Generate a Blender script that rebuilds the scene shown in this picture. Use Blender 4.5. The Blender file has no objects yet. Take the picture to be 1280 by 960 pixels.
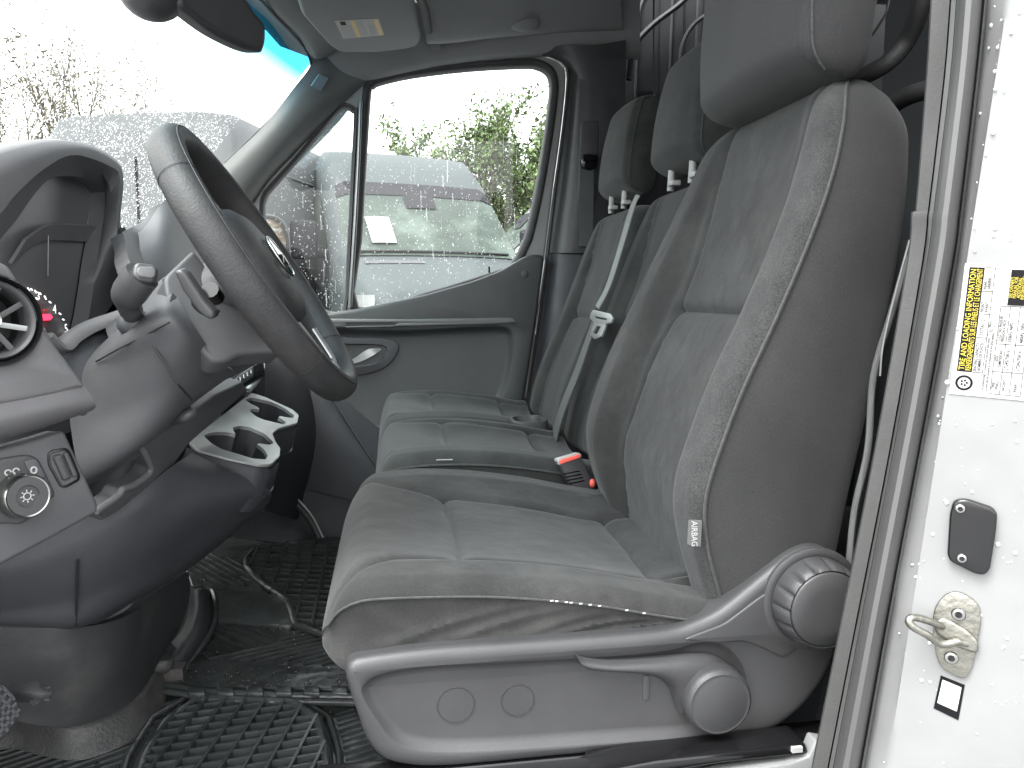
import bpy, bmesh, math, random
from mathutils import Vector, Matrix
from mathutils.geometry import tessellate_polygon
random.seed(7)
sc = bpy.context.scene
COL = sc.collection
R = math.radians
V = Vector

# ---------------------------------------------------------------- camera, sky, sun, exposure
F_PX = 961.0
TH = math.atan(110 / F_PX)
PS = math.atan(150 / F_PX * math.cos(TH))
CAM = V((0, 0, .75))
FWD = V((math.sin(PS) * math.cos(TH), math.cos(PS) * math.cos(TH), -math.sin(TH)))
RGT = V((math.cos(PS), -math.sin(PS), 0))
UPV = RGT.cross(FWD)
cd = bpy.data.cameras.new('camera'); cam = bpy.data.objects.new('camera', cd); COL.objects.link(cam)
cd.sensor_width = 36; cd.lens = 36 * F_PX / 1280; cd.clip_start = .02; cd.clip_end = 900
M3 = Matrix((RGT, UPV, -FWD)).transposed()
cam.matrix_world = Matrix.Translation(CAM) @ M3.to_4x4()
sc.camera = cam
SUN_EL, SUN_AZ = R(64), R(240)       # azimuth measured from +Y towards +X
w = bpy.data.worlds.new('World'); sc.world = w; w.use_nodes = True
nt = w.node_tree; nt.nodes.clear()
sky = nt.nodes.new('ShaderNodeTexSky'); sky.sky_type = 'NISHITA'; sky.sun_disc = False
sky.sun_elevation = SUN_EL; sky.sun_rotation = SUN_AZ
sky.air_density = 1.6; sky.dust_density = 4; sky.ozone_density = 1
hs = nt.nodes.new('ShaderNodeHueSaturation'); hs.inputs['Saturation'].default_value = .1
bg = nt.nodes.new('ShaderNodeBackground'); bg.inputs[1].default_value = .15
wo = nt.nodes.new('ShaderNodeOutputWorld')
nt.links.new(sky.outputs[0], hs.inputs['Color']); nt.links.new(hs.outputs[0], bg.inputs[0]); nt.links.new(bg.outputs[0], wo.inputs[0])
sd = bpy.data.lights.new('sun', 'SUN'); sd.energy = .5; sd.angle = R(25); sd.color = (1, .97, .93)
so = bpy.data.objects.new('sun', sd); COL.objects.link(so)
sdir = V((math.sin(SUN_AZ) * math.cos(SUN_EL), math.cos(SUN_AZ) * math.cos(SUN_EL), math.sin(SUN_EL)))
so.rotation_euler = sdir.to_track_quat('Z', 'Y').to_euler()
sc.view_settings.view_transform = 'Standard'; sc.view_settings.look = 'None'
sc.view_settings.exposure = 2.85; sc.view_settings.gamma = 1
sc.cycles.max_bounces = 10; sc.cycles.diffuse_bounces = 5; sc.cycles.transparent_max_bounces = 24
sc.cycles.glossy_bounces = 4; sc.cycles.transmission_bounces = 8
sc.cycles.use_denoising = True

# ---------------------------------------------------------------- sight lines: a photo pixel to a point at a known depth / plane
def ray(px, py):
    return RGT * (px - 640) / F_PX - UPV * (py - 480) / F_PX + FWD
def W(px, py, Y):
    d = ray(px, py); return CAM + d * (Y / d.y)
def WZ(px, py, z):
    d = ray(px, py); return CAM + d * ((z - CAM.z) / d.z)
def WX(px, py, x):
    d = ray(px, py); return CAM + d * (x / d.x)
def offp(pl, n): return Plane(pl.o + pl.n * n, pl.n)
class Plane:
    def __init__(s, o, n, up=V((0, 0, 1))):
        s.o = V(o); s.n = V(n).normalized()
        s.e1 = up.cross(s.n).normalized(); s.e2 = s.n.cross(s.e1)
    def px(s, x, y):
        d = ray(x, y); t = (s.o - CAM).dot(s.n) / d.dot(s.n); p = CAM + d * t - s.o
        return (p.dot(s.e1), p.dot(s.e2))
    def pts(s, l): return [s.px(*p) for p in l]
    def w(s, a, b, n=0): return s.o + s.e1 * a + s.e2 * b + s.n * n
def p3(A, B, C):
    n = (B - A).cross(C - A)
    if n.dot(CAM - A) < 0: n = -n
    return Plane(A, n)

# ---------------------------------------------------------------- curves
def cr1(p0, p1, p2, p3_, t):
    return .5 * ((2 * p1) + (p2 - p0) * t + (2 * p0 - 5 * p1 + 4 * p2 - p3_) * t * t + (3 * p1 - p0 - 3 * p2 + p3_) * t ** 3)
def cr(pts, n=6, closed=False):
    P = [V(p) for p in pts]; out = []; m = len(P)
    segs = m if closed else m - 1
    for i in range(segs):
        if closed: a, b, c, d = P[i - 1], P[i], P[(i + 1) % m], P[(i + 2) % m]
        else:
            b, c = P[i], P[i + 1]; a = P[i - 1] if i else b * 2 - c; d = P[i + 2] if i + 2 < m else c * 2 - b
        for k in range(n): out.append(cr1(a, b, c, d, k / n))
    if not closed: out.append(P[-1].copy())
    return out
def lerp(t, tab):
    if t <= tab[0][0]: return tab[0][1]
    for (a, x), (b, y) in zip(tab, tab[1:]):
        if t <= b:
            return x + (y - x) * (t - a) / (b - a)
    return tab[-1][1]
def smooth_tab(tab, n=8):
    return [(p.x, p.y) for p in cr([(a, b, 0) for a, b in tab], n)]
def area2(p): return sum(a[0] * b[1] - b[0] * a[1] for a, b in zip(p, p[1:] + p[:1])) / 2
def ccw(p): return p if area2(p) > 0 else p[::-1]
def inset(p, d):
    n = len(p); o = []
    for i in range(n):
        a, b, c = V(p[i - 1]), V(p[i]), V(p[(i + 1) % n])
        u = (b - a); v = (c - b)
        if u.length < 1e-9: u = v
        if v.length < 1e-9: v = u
        u = u.normalized(); v = v.normalized()
        nu = V((-u.y, u.x)); nv = V((-v.y, v.x)); m = nu + nv
        if m.length < 1e-6: m = nu
        m.normalize(); k = d / max(.6, m.dot(nu))
        o.append((b.x + m.x * k, b.y + m.y * k))
    return o
def rpoly(pts, r=.01, n=4):
    """polygon with rounded corners (2D)"""
    out = []; m = len(pts)
    for i in range(m):
        a, b, c = V(pts[i - 1]).to_2d(), V(pts[i]).to_2d(), V(pts[(i + 1) % m]).to_2d()
        la, lc = (a - b).length, (c - b).length
        k = min(r, la * .45, lc * .45)
        p, q = b + (a - b) / max(la, 1e-9) * k, b + (c - b) / max(lc, 1e-9) * k
        for j in range(n + 1):
            t = j / n; out.append(tuple(p * (1 - t) ** 2 + b * 2 * t * (1 - t) + q * t * t))
    return out
def cpoly(pts, n=5): return [(p.x, p.y) for p in cr([(a[0], a[1], 0) for a in pts], n, True)]
def circ(c, r, n=40, ry=None): return [(c[0] + r * math.cos(2 * math.pi * i / n), c[1] + (ry or r) * math.sin(2 * math.pi * i / n)) for i in range(n)]

# ---------------------------------------------------------------- mesh collector
class MB:
    def __init__(s): s.v = []; s.f = []
    def add(s, vs, fs):
        k = len(s.v); s.v += [V(p) for p in vs]; s.f += [tuple(i + k for i in f) for f in fs]; return s
    def grid(s, rows, cu=False, cap0=False, cap1=False):
        n = len(rows[0]); vs = [p for r in rows for p in r]; fs = []
        for i in range(len(rows) - 1):
            for j in range(n if cu else n - 1):
                a = i * n + j; b = i * n + (j + 1) % n
                fs.append((a, b, b + n, a + n))
        if cap0: fs.append(tuple(range(n))[::-1])
        if cap1: fs.append(tuple(range((len(rows) - 1) * n, len(rows) * n)))
        return s.add(vs, fs)
    def tube(s, path, r, n=8, cap=True, closed=False, flat=1.0, upv=None):
        path = [V(p) for p in path]; m = len(path); rows = []; prev = None
        for i, p in enumerate(path):
            if closed: t = path[(i + 1) % m] - path[i - 1]
            else: t = path[min(i + 1, m - 1)] - path[max(i - 1, 0)]
            t.normalize()
            if prev is None:
                q = upv if upv else (V((0, 0, 1)) if abs(t.z) < .9 else V((1, 0, 0)))
            else: q = prev
            q = (q - t * q.dot(t)).normalized(); prev = q; b = t.cross(q)
            rr = r[i] if isinstance(r, (list, tuple)) else r
            rows.append([p + q * rr * math.sin(2 * math.pi * k / n) * flat + b * rr * math.cos(2 * math.pi * k / n) for k in range(n)])
        if closed: rows.append(rows[0])
        return s.grid(rows, True, cap and not closed, cap and not closed)
    def lathe(s, o, ax, prof, n=32, cap=True, ref=None):
        ax = V(ax).normalized(); q = ref or (V((0, 0, 1)) if abs(ax.z) < .9 else V((1, 0, 0)))
        q = (q - ax * q.dot(ax)).normalized(); b = ax.cross(q)
        rows = [[V(o) + ax * h + (q * math.cos(2 * math.pi * k / n) + b * math.sin(2 * math.pi * k / n)) * rr for k in range(n)] for rr, h in prof]
        return s.grid(rows, True, cap, cap)
    def prism(s, pts, vec):
        n = len(pts); vec = V(vec)
        vs = [V(p) for p in pts] + [V(p) + vec for p in pts]
        fs = [tuple(range(n))[::-1], tuple(range(n, 2 * n))] + [(i, (i + 1) % n, (i + 1) % n + n, i + n) for i in range(n)]
        return s.add(vs, fs)
    def box(s, c, d, rot=None):
        x, y, z = [k / 2 for k in d]
        vs = [V((a, b, e)) for a in (-x, x) for b in (-y, y) for e in (-z, z)]
        if rot is not None: vs = [rot @ q for q in vs]
        return s.add([V(c) + q for q in vs], [(0, 1, 3, 2), (4, 6, 7, 5), (0, 4, 5, 1), (2, 3, 7, 6), (0, 2, 6, 4), (1, 5, 7, 3)])
    def ball(s, c, r, n=8, m=6, sq=(1, 1, 1)):
        rows = [[V(c) + V((r * sq[0] * math.sin(math.pi * i / m) * math.cos(2 * math.pi * k / n), r * sq[1] * math.sin(math.pi * i / m) * math.sin(2 * math.pi * k / n), r * sq[2] * math.cos(math.pi * i / m))) for k in range(n)] for i in range(m + 1)]
        return s.grid(rows, True)

ROOTS = {}
def tag(o, label=None, cat=None, group=None, kind=None):
    if label: o['label'] = label
    if cat: o['category'] = cat
    if group: o['group'] = group
    if kind: o['kind'] = kind
    return o
def thing(name, label, cat, loc=(0, 0, 0), group=None):
    o = bpy.data.objects.new(name, None); COL.objects.link(o); o.location = loc; o.empty_display_size = .05
    ROOTS[o.name] = V(loc); return tag(o, label, cat, group)
def obj(name, mb, mat, parent=None, smooth=True, angle=40, bevel=0, bseg=2, label=None, kind=None, org=None, recalc=True, sub=0):
    o_ = V(org) if org else (ROOTS[parent.name] if parent else V((0, 0, 0)))
    me = bpy.data.meshes.new(name); me.from_pydata([p - o_ for p in mb.v], [], mb.f); me.validate()
    bm = bmesh.new(); bm.from_mesh(me)
    if recalc:
        bmesh.ops.remove_doubles(bm, verts=bm.verts, dist=1e-6)
        bmesh.ops.recalc_face_normals(bm, faces=bm.faces)
    if bevel:
        ed = [e for e in bm.edges if len(e.link_faces) == 2 and e.calc_face_angle(0) > R(angle)]
        bmesh.ops.bevel(bm, geom=ed, offset=bevel, segments=bseg, profile=.5, affect='EDGES', clamp_overlap=True)
    if sub:
        bmesh.ops.subdivide_edges(bm, edges=bm.edges, cuts=sub, use_grid_fill=True, smooth=0)
    bm.to_mesh(me); bm.free()
    if smooth:
        me.shade_smooth(); me.set_sharp_from_angle(angle=R(angle + 5))
    ob = bpy.data.objects.new(name, me); COL.objects.link(ob)
    for m in (mat if isinstance(mat, list) else [mat]): me.materials.append(m)
    if parent is not None: ob.parent = parent
    else: ob.location = o_
    ROOTS[ob.name] = o_
    if label: ob['label'] = label
    if kind: ob['kind'] = kind
    return ob

def relief(pl, outline, feats=(), thick=.01, edge=.004, steps=3, base=0.0):
    """flat plate on a plane with rounded rim; feats: (poly, [(inset, n), ...], fill) dishes, ribs or holes"""
    mb = MB(); out = ccw(list(outline)); rings = []
    for k in range(steps + 1):
        a = math.pi / 2 * k / steps
        rings.append((edge * (1 - math.sin(a)), -edge * (1 - math.cos(a))))
    rings = [(i_, n_) for i_, n_ in rings][::1]
    rows = [[pl.w(a, b, base - (thick if q is None else 0) + (0 if q is None else q[1])) for a, b in inset(out, 0 if q is None else q[0])] for q in [None] + [(edge * (1 - math.cos(math.pi / 2 * k / steps)), -edge * (1 - math.sin(math.pi / 2 * k / steps))) for k in range(steps + 1)]]
    mb.grid(rows, True)
    top = inset(out, edge)
    loops = [top]
    for f in feats: loops.append(ccw(list(f[0]))[::-1])
    flat = [V((a, b, 0)) for l in loops for a, b in l]
    tr = tessellate_polygon([[V((a, b, 0)) for a, b in l] for l in loops])
    mb.add([pl.w(p.x, p.y, base) for p in flat], tr)
    for f in feats:
        P = ccw(list(f[0])); rr = [[pl.w(a, b, base) for a, b in P]]
        for i_, n_ in f[1]: rr.append([pl.w(a, b, base + n_) for a, b in inset(P, i_)])
        mb.grid(rr, True)
        if f[2]:
            L = inset(P, f[1][-1][0]); t2 = tessellate_polygon([[V((a, b, 0)) for a, b in L]])
            mb.add([pl.w(a, b, base + f[1][-1][1]) for a, b in L], t2)
    mb.grid([rows[0][::-1], rows[0][::-1]], True) if False else None
    return mb

def patch(rows, nu=6, nv=6, thick=.012, inward=None, closed_back=True):
    """smooth sheet through a grid of 3D points, given a real thickness"""
    g = [cr(r, nu) for r in rows]
    cols = list(zip(*g)); cols = [cr(list(c), nv) for c in cols]; g = [list(r) for r in zip(*cols)]
    mb = MB(); n, m = len(g), len(g[0]); mb.grid(g)
    if closed_back:
        nb = []
        for i in range(n):
            r = []
            for j in range(m):
                du = g[i][min(j + 1, m - 1)] - g[i][max(j - 1, 0)]; dv = g[min(i + 1, n - 1)][j] - g[max(i - 1, 0)][j]
                nn = du.cross(dv)
                nn = nn.normalized() if nn.length > 1e-12 else V((0, 0, 1))
                if nn.dot(CAM - g[i][j]) < 0: nn = -nn
                r.append(g[i][j] - (inward if inward is not None else nn) * thick)
            nb.append(r)
        mb.grid([r[::-1] for r in nb])
        mb.grid([g[0], nb[0]]); mb.grid([g[-1], nb[-1]])
        mb.grid([[r[0] for r in g], [r[0] for r in nb]]); mb.grid([[r[-1] for r in g], [r[-1] for r in nb]])
    return mb
def PP(rows): return [[W(*p) for p in r] for r in rows]

def text(s, pl, a, b, size, mat, parent, name='lettering', ang=0, n=.0012, align='CENTER', kind=None, squash=1.0, bold=0):
    cu = bpy.data.curves.new(name, 'FONT'); cu.body = s; cu.size = size; cu.align_x = align; cu.align_y = 'CENTER'; cu.resolution_u = 3; cu.offset = bold * size
    t = bpy.data.objects.new(name, cu); COL.objects.link(t)
    me = bpy.data.meshes.new_from_object(t.evaluated_get(bpy.context.evaluated_depsgraph_get()))
    bpy.data.objects.remove(t)
    o_ = ROOTS[parent.name] if parent else V((0, 0, 0))
    c, q = math.cos(ang), math.sin(ang)
    for v in me.vertices:
        x, y = v.co.x * squash, v.co.y
        v.co = pl.w(a + x * c - y * q, b + x * q + y * c, n) - o_
    me.materials.clear(); me.materials.append(mat); me.name = name
    ob = bpy.data.objects.new(name, me); COL.objects.link(ob)
    if parent is not None: ob.parent = parent
    ROOTS[ob.name] = o_
    return ob

# ---------------------------------------------------------------- materials
def pm(name, col, rough=.6, metal=0, var=.12, vs=8, bump=0, bs=300, sheen=0, spec=.5, col2=None, mixs=6, mixr=(.5, .65), coat=0, bump2=0, b2s=40, stretch=None, em=None, ems=0, alpha=1, rvar=0, fg=0, fs=800):
    m = bpy.data.materials.new(name); m.use_nodes = True; t = m.node_tree; N = t.nodes; L = t.links
    b = N['Principled BSDF']; tc = N.new('ShaderNodeTexCoord'); src = tc.outputs['Object']
    if stretch:
        mp = N.new('ShaderNodeMapping'); mp.inputs['Scale'].default_value = stretch; L.new(src, mp.inputs[0]); src = mp.outputs[0]
    def noise(sc_, det=3, rg=.5):
        n = N.new('ShaderNodeTexNoise'); n.inputs['Scale'].default_value = sc_; n.inputs['Detail'].default_value = det; n.inputs['Roughness'].default_value = rg; L.new(src, n.inputs['Vector']); return n
    def ramp(a, lo, hi, c0, c1):
        r = N.new('ShaderNodeValToRGB'); r.color_ramp.elements[0].position = lo; r.color_ramp.elements[1].position = hi
        r.color_ramp.elements[0].color = c0; r.color_ramp.elements[1].color = c1; L.new(a, r.inputs[0]); return r
    c = tuple(col)
    n1 = noise(vs, 4, .6)
    r1 = ramp(n1.outputs['Fac'], .3, .7, tuple(k * (1 - var) for k in c) + (1,), tuple(min(1, k * (1 + var)) for k in c) + (1,))
    out = r1.outputs[0]
    if col2:
        n2 = noise(mixs, 5, .65)
        r2 = ramp(n2.outputs['Fac'], mixr[0], mixr[1], (0, 0, 0, 1), (1, 1, 1, 1))
        mx = N.new('ShaderNodeMixRGB'); L.new(r2.outputs[0], mx.inputs[0]); L.new(out, mx.inputs[1]); mx.inputs[2].default_value = tuple(col2) + (1,); out = mx.outputs[0]
    if fg:
        n5 = noise(fs, 2, .7); r5 = ramp(n5.outputs['Fac'], .3, .7, (1 - fg,) * 3 + (1,), (1 + fg,) * 3 + (1,))
        m5 = N.new('ShaderNodeMixRGB'); m5.blend_type = 'MULTIPLY'; m5.inputs[0].default_value = 1; L.new(out, m5.inputs[1]); L.new(r5.outputs[0], m5.inputs[2]); out = m5.outputs[0]
    L.new(out, b.inputs['Base Color'])
    b.inputs['Roughness'].default_value = rough; b.inputs['Metallic'].default_value = metal
    b.inputs['Specular IOR Level'].default_value = spec
    b.inputs['Sheen Weight'].default_value = sheen; b.inputs['Sheen Roughness'].default_value = .5
    b.inputs['Coat Weight'].default_value = coat; b.inputs['Alpha'].default_value = alpha
    if rvar:
        rr = N.new('ShaderNodeMapRange'); n4 = noise(rvar, 4); L.new(n4.outputs['Fac'], rr.inputs[0]); rr.inputs['From Min'].default_value = .35; rr.inputs['From Max'].default_value = .65
        rr.inputs['To Min'].default_value = rough * .55; rr.inputs['To Max'].default_value = min(1, rough * 1.4); L.new(rr.outputs[0], b.inputs['Roughness'])
    nrm = None
    for st, s_ in ((bump2, b2s), (bump, bs)):
        if st:
            nb = noise(s_, 2); bp = N.new('ShaderNodeBump'); bp.inputs['Strength'].default_value = st; bp.inputs['Distance'].default_value = .6 / s_
            L.new(nb.outputs['Fac'], bp.inputs['Height'])
            if nrm: L.new(nrm, bp.inputs['Normal'])
            nrm = bp.outputs[0]
    if nrm: L.new(nrm, b.inputs['Normal'])
    if em: b.inputs['Emission Color'].default_value = tuple(em) + (1,); b.inputs['Emission Strength'].default_value = ems
    return m
def glass(name, tint=(1, 1, 1), refl=1.0, haze=0, hazecol=(.8, .85, .85)):
    m = bpy.data.materials.new(name); m.use_nodes = True; t = m.node_tree; N = t.nodes; L = t.links; N.clear()
    o = N.new('ShaderNodeOutputMaterial'); tr = N.new('ShaderNodeBsdfTransparent'); tr.inputs[0].default_value = tuple(tint) + (1,)
    gl = N.new('ShaderNodeBsdfGlossy'); gl.inputs['Roughness'].default_value = .01
    fr = N.new('ShaderNodeFresnel'); fr.inputs[0].default_value = 1.45
    mu = N.new('ShaderNodeMath'); mu.operation = 'MULTIPLY'; mu.inputs[1].default_value = refl; L.new(fr.outputs[0], mu.inputs[0])
    mx = N.new('ShaderNodeMixShader'); L.new(mu.outputs[0], mx.inputs[0]); L.new(tr.outputs[0], mx.inputs[1]); L.new(gl.outputs[0], mx.inputs[2]); last = mx.outputs[0]
    if haze:
        df = N.new('ShaderNodeBsdfTranslucent'); df.inputs[0].default_value = tuple(hazecol) + (1,)
        m2 = N.new('ShaderNodeMixShader'); m2.inputs[0].default_value = haze; L.new(last, m2.inputs[1]); L.new(df.outputs[0], m2.inputs[2]); last = m2.outputs[0]
    L.new(last, o.inputs[0]); return m

M = {}
M['fabric'] = pm('seat_fabric', (.0235, .0238, .0232), .92, var=.2, vs=7, bump=.6, bs=900, sheen=.1, spec=.15, col2=(.039, .039, .0375), mixs=10, mixr=(.48, .72), bump2=.13, b2s=26, fg=.3)
M['fabric_in'] = pm('insert_fabric', (.026, .0265, .026), .92, var=.22, vs=9, bump=.6, bs=800, sheen=.1, spec=.15, col2=(.041, .042, .040), mixs=13, mixr=(.48, .72), bump2=.1, b2s=20, fg=.32)
M['heather'] = pm('worn_heather_fabric', (.031, .0315, .0315), .95, var=.2, vs=20, bump=.6, bs=700, sheen=.1, spec=.15, col2=(.042, .042, .0415), mixs=25, mixr=(.45, .75), fg=.42, fs=520)
M['fabric_b'] = pm('bench_fabric', (.029, .031, .030), .93, var=.22, vs=9, bump=.5, bs=700, sheen=.12, spec=.15, col2=(.046, .048, .045), mixs=11, mixr=(.48, .75), fg=.28, fs=600)
M['hrest'] = pm('headrest_fabric', (.027, .027, .0275), .9, var=.2, vs=5, bump=.7, bs=1000, sheen=.1, spec=.15, fg=.3, fs=1000)
M['thread'] = pm('seam_piping', (.036, .037, .036), .85, var=.3, vs=200)
M['stitch'] = pm('white_stitch', (.4, .4, .39), .7)
M['plastic'] = pm('grained_plastic', (.048, .050, .055), .5, var=.12, vs=10, bump=.35, bs=650, bump2=.1, b2s=14, spec=.45)
M['plastic_s'] = pm('smooth_plastic', (.042, .043, .0445), .42, var=.12, vs=12, bump=.12, bs=500, spec=.4)
M['seatpl'] = pm('seat_base_plastic', (.033, .033, .034), .45, var=.12, vs=9, bump=.35, bs=700, spec=.4)
M['dashl'] = pm('dash_light_plastic', (.085, .084, .087), .58, var=.1, vs=12, bump=.3, bs=600, spec=.35)
M['dashm'] = pm('dash_mid_plastic', (.056, .057, .060), .55, var=.14, vs=7, bump=.25, bs=620, spec=.35, col2=(.074, .074, .076), mixs=5, mixr=(.55, .8))
M['dashd'] = pm('dash_dark_plastic', (.032, .034, .038), .55, var=.15, vs=9, bump=.3, bs=520, spec=.4, col2=(.05, .05, .052), mixs=6, mixr=(.55, .8))
M['screen'] = pm('cluster_screen', (.16, .163, .168), .4, var=.1, vs=5, spec=.5)
M['black'] = pm('black_recess', (.008, .008, .009), .6, var=.2)
M['gloss'] = pm('gloss_black', (.006, .006, .0065), .16, var=.1, spec=.4)
M['rubber'] = pm('seal_rubber', (.03, .03, .031), .6, var=.2, vs=20, bump=.3, bs=300)
M['sealb'] = pm('door_seal_rubber', (.036, .036, .035), .6, var=.2, vs=8, bump=.2, bs=500)
M['seal2'] = pm('door_seal_smooth', (.055, .055, .054), .4, var=.15, vs=9, col2=(.022, .022, .022), mixs=10, mixr=(.62, .7), stretch=(1, 1, .4))
M['wheel'] = pm('wheel_grip', (.024, .024, .0245), .58, var=.25, vs=25, bump=.35, bs=380, spec=.3, col2=(.042, .038, .035), mixs=14, mixr=(.5, .8))
M['liner'] = pm('headliner', (.19, .195, .195), .85, var=.06, vs=6, bump=.3, bs=500)
M['pillar'] = pm('pillar_trim', (.13, .135, .132), .6, var=.08, vs=6, bump=.35, bs=520)
M['doorpl'] = pm('door_plastic', (.042, .046, .046), .5, var=.12, vs=8, bump=.35, bs=480)
M['doorin'] = pm('door_frame_paint', (.24, .245, .24), .4, var=.05)
M['silver'] = pm('silver_trim', (.26, .27, .265), .35, metal=.6, var=.06, vs=30, bump=.1, bs=700)
M['plate'] = pm('pale_cup_plate', (.20, .21, .205), .42, metal=.2, var=.1, vs=30, bump=.35, bs=600)
M['chrome'] = pm('chrome', (.30, .30, .29), .2, metal=1, var=.05)
M['steel'] = pm('dull_zinc_steel', (.21, .205, .18), .38, metal=.9, var=.2, vs=60, bump=.3, bs=150, col2=(.12, .112, .09), mixs=50, mixr=(.55, .75))
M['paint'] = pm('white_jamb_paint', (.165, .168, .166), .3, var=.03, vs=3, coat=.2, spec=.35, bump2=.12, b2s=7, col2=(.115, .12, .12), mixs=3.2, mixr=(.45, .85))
M['mat'] = pm('wet_rubber_mat', (.040, .045, .044), .34, var=.3, vs=14, bump=.15, bs=160, spec=.6, bump2=.2, b2s=14)
M['dirt'] = pm('dusty_kick_panel', (.035, .036, .038), .62, var=.3, vs=9, bump=.3, bs=300, col2=(.08, .074, .066), mixs=9, mixr=(.55, .82))
M['dirtr'] = pm('dusty_floor_trim', (.05, .05, .05), .5, var=.3, vs=9, bump=.4, bs=200, col2=(.13, .12, .108), mixs=7, mixr=(.5, .72))
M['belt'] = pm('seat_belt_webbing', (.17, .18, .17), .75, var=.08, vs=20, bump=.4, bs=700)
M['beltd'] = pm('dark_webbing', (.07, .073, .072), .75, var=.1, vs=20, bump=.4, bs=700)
M['white'] = pm('white_print', (.33, .33, .32), .5, var=.02)
M['ink'] = pm('black_print', (.003, .003, .004), .7, var=.05, spec=.15)
M['yellow'] = pm('yellow_print', (.38, .31, .02), .5, var=.03)
M['orange'] = pm('ochre_print', (.6, .42, .14), .5, var=.03)
M['red'] = pm('red_plastic', (.75, .12, .09), .35, var=.05)
M['needle'] = pm('lit_needle', (.7, .02, .03), .4, em=(1, .03, .07), ems=.55)
M['lit'] = pm('lit_print', (.6, .6, .6), .4, em=(1, 1, 1), ems=.22)
M['cargo'] = pm('cargo_wall_paint', (.042, .044, .047), .6, var=.08, vs=4, spec=.25)
M['vent'] = pm('vent_black', (.02, .02, .021), .3, var=.1)
M['glass'] = glass('side_window_glass', (.93, .96, .94), 1.0)
M['wglass'] = glass('windshield_glass', (.95, .97, .96), .6)
M['shade'] = glass('shade_band_glass', (.03, .33, .5), .3)
def dropmat():
    m = bpy.data.materials.new('raindrop_water'); m.use_nodes = True; t = m.node_tree; N = t.nodes; L = t.links; N.clear()
    o = N.new('ShaderNodeOutputMaterial'); tr = N.new('ShaderNodeBsdfTransparent'); tl = N.new('ShaderNodeBsdfTranslucent'); gl = N.new('ShaderNodeBsdfGlossy')
    tl.inputs[0].default_value = (1, 1, 1, 1); gl.inputs['Roughness'].default_value = .05
    a = N.new('ShaderNodeMixShader'); a.inputs[0].default_value = .31; L.new(tr.outputs[0], a.inputs[1]); L.new(tl.outputs[0], a.inputs[2])
    b = N.new('ShaderNodeMixShader'); b.inputs[0].default_value = .1; L.new(a.outputs[0], b.inputs[1]); L.new(gl.outputs[0], b.inputs[2]); L.new(b.outputs[0], o.inputs[0]); return m
M['drop'] = dropmat()
M['dropj'] = pm('paint_raindrop', (.36, .37, .365), .08, var=.02, spec=.8)
# ================================================================ SETTING: cab floor, roof, walls
def struct(name, mb, mat, **k):
    o = obj(name, mb, mat, None, **k); o['kind'] = 'structure'; return o
gy = [-400, -60, 3.2, 3.8, 4.6, 5.4, 6, 60, 400]
gz = [-.62, -.62, -.62, -.56, -.44, -.34, -.30, -.30, -.30]
struct('ground', MB().grid([[V((x, y, z)) for x in (-400, -40, -8, 0, 8, 40, 400)] for y, z in zip(gy, gz)]), pm('wet_asphalt', (.17, .175, .18), .4, var=.25, vs=1.2, bump=.4, bs=40, rvar=.6))
bsd = Plane((0, 2.575, 0), (0, -1, 0))
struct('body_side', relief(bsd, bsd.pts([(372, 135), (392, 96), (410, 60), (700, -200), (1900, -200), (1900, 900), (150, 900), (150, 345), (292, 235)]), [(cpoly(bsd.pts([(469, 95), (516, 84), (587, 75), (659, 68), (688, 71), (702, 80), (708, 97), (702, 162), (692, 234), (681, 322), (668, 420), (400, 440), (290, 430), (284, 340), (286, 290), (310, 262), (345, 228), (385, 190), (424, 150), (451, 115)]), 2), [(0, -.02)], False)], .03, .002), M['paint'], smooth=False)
struct('cab_floor', MB().box((1.1, 1.52, -.035), (4.4, 1.98, .05)), M['dashd'], smooth=False)
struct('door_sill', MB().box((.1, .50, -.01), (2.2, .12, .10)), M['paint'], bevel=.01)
# near side body below and behind the door opening, roof, rear and far side walls
rf = MB()
rf.grid([[V((x, .60, 1.62)), V((x, .70, 1.86)), V((x, .95, 1.96)), V((x, 1.52, 1.99)), V((x, 2.1, 1.96)), V((x, 2.36, 1.86)), V((x, 2.44, 1.70))] for x in (-.30, -.05, .4, .9, 1.5, 2.3, 3.3)])
struct('headliner', patch([[V((x, y, z)) for y, z in ((.60, 1.62), (.70, 1.86), (.95, 1.96), (1.52, 1.99), (2.1, 1.96), (2.36, 1.88), (2.43, 1.70))] for x in (-.34, .05, .4, .9, 1.5, 2.3, 3.3)], 4, 2, .02, inward=V((0, 0, -1))), M['liner'])
cw = struct('cargo_wall', MB().box((2.2, 2.56, .8), (2.9, .04, 2.1)).box((3.35, 1.5, .9), (.04, 2.1, 2.2)).box((2.1, .56, .8), (2.8, .04, 2.2)), M['cargo'], smooth=False)
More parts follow.
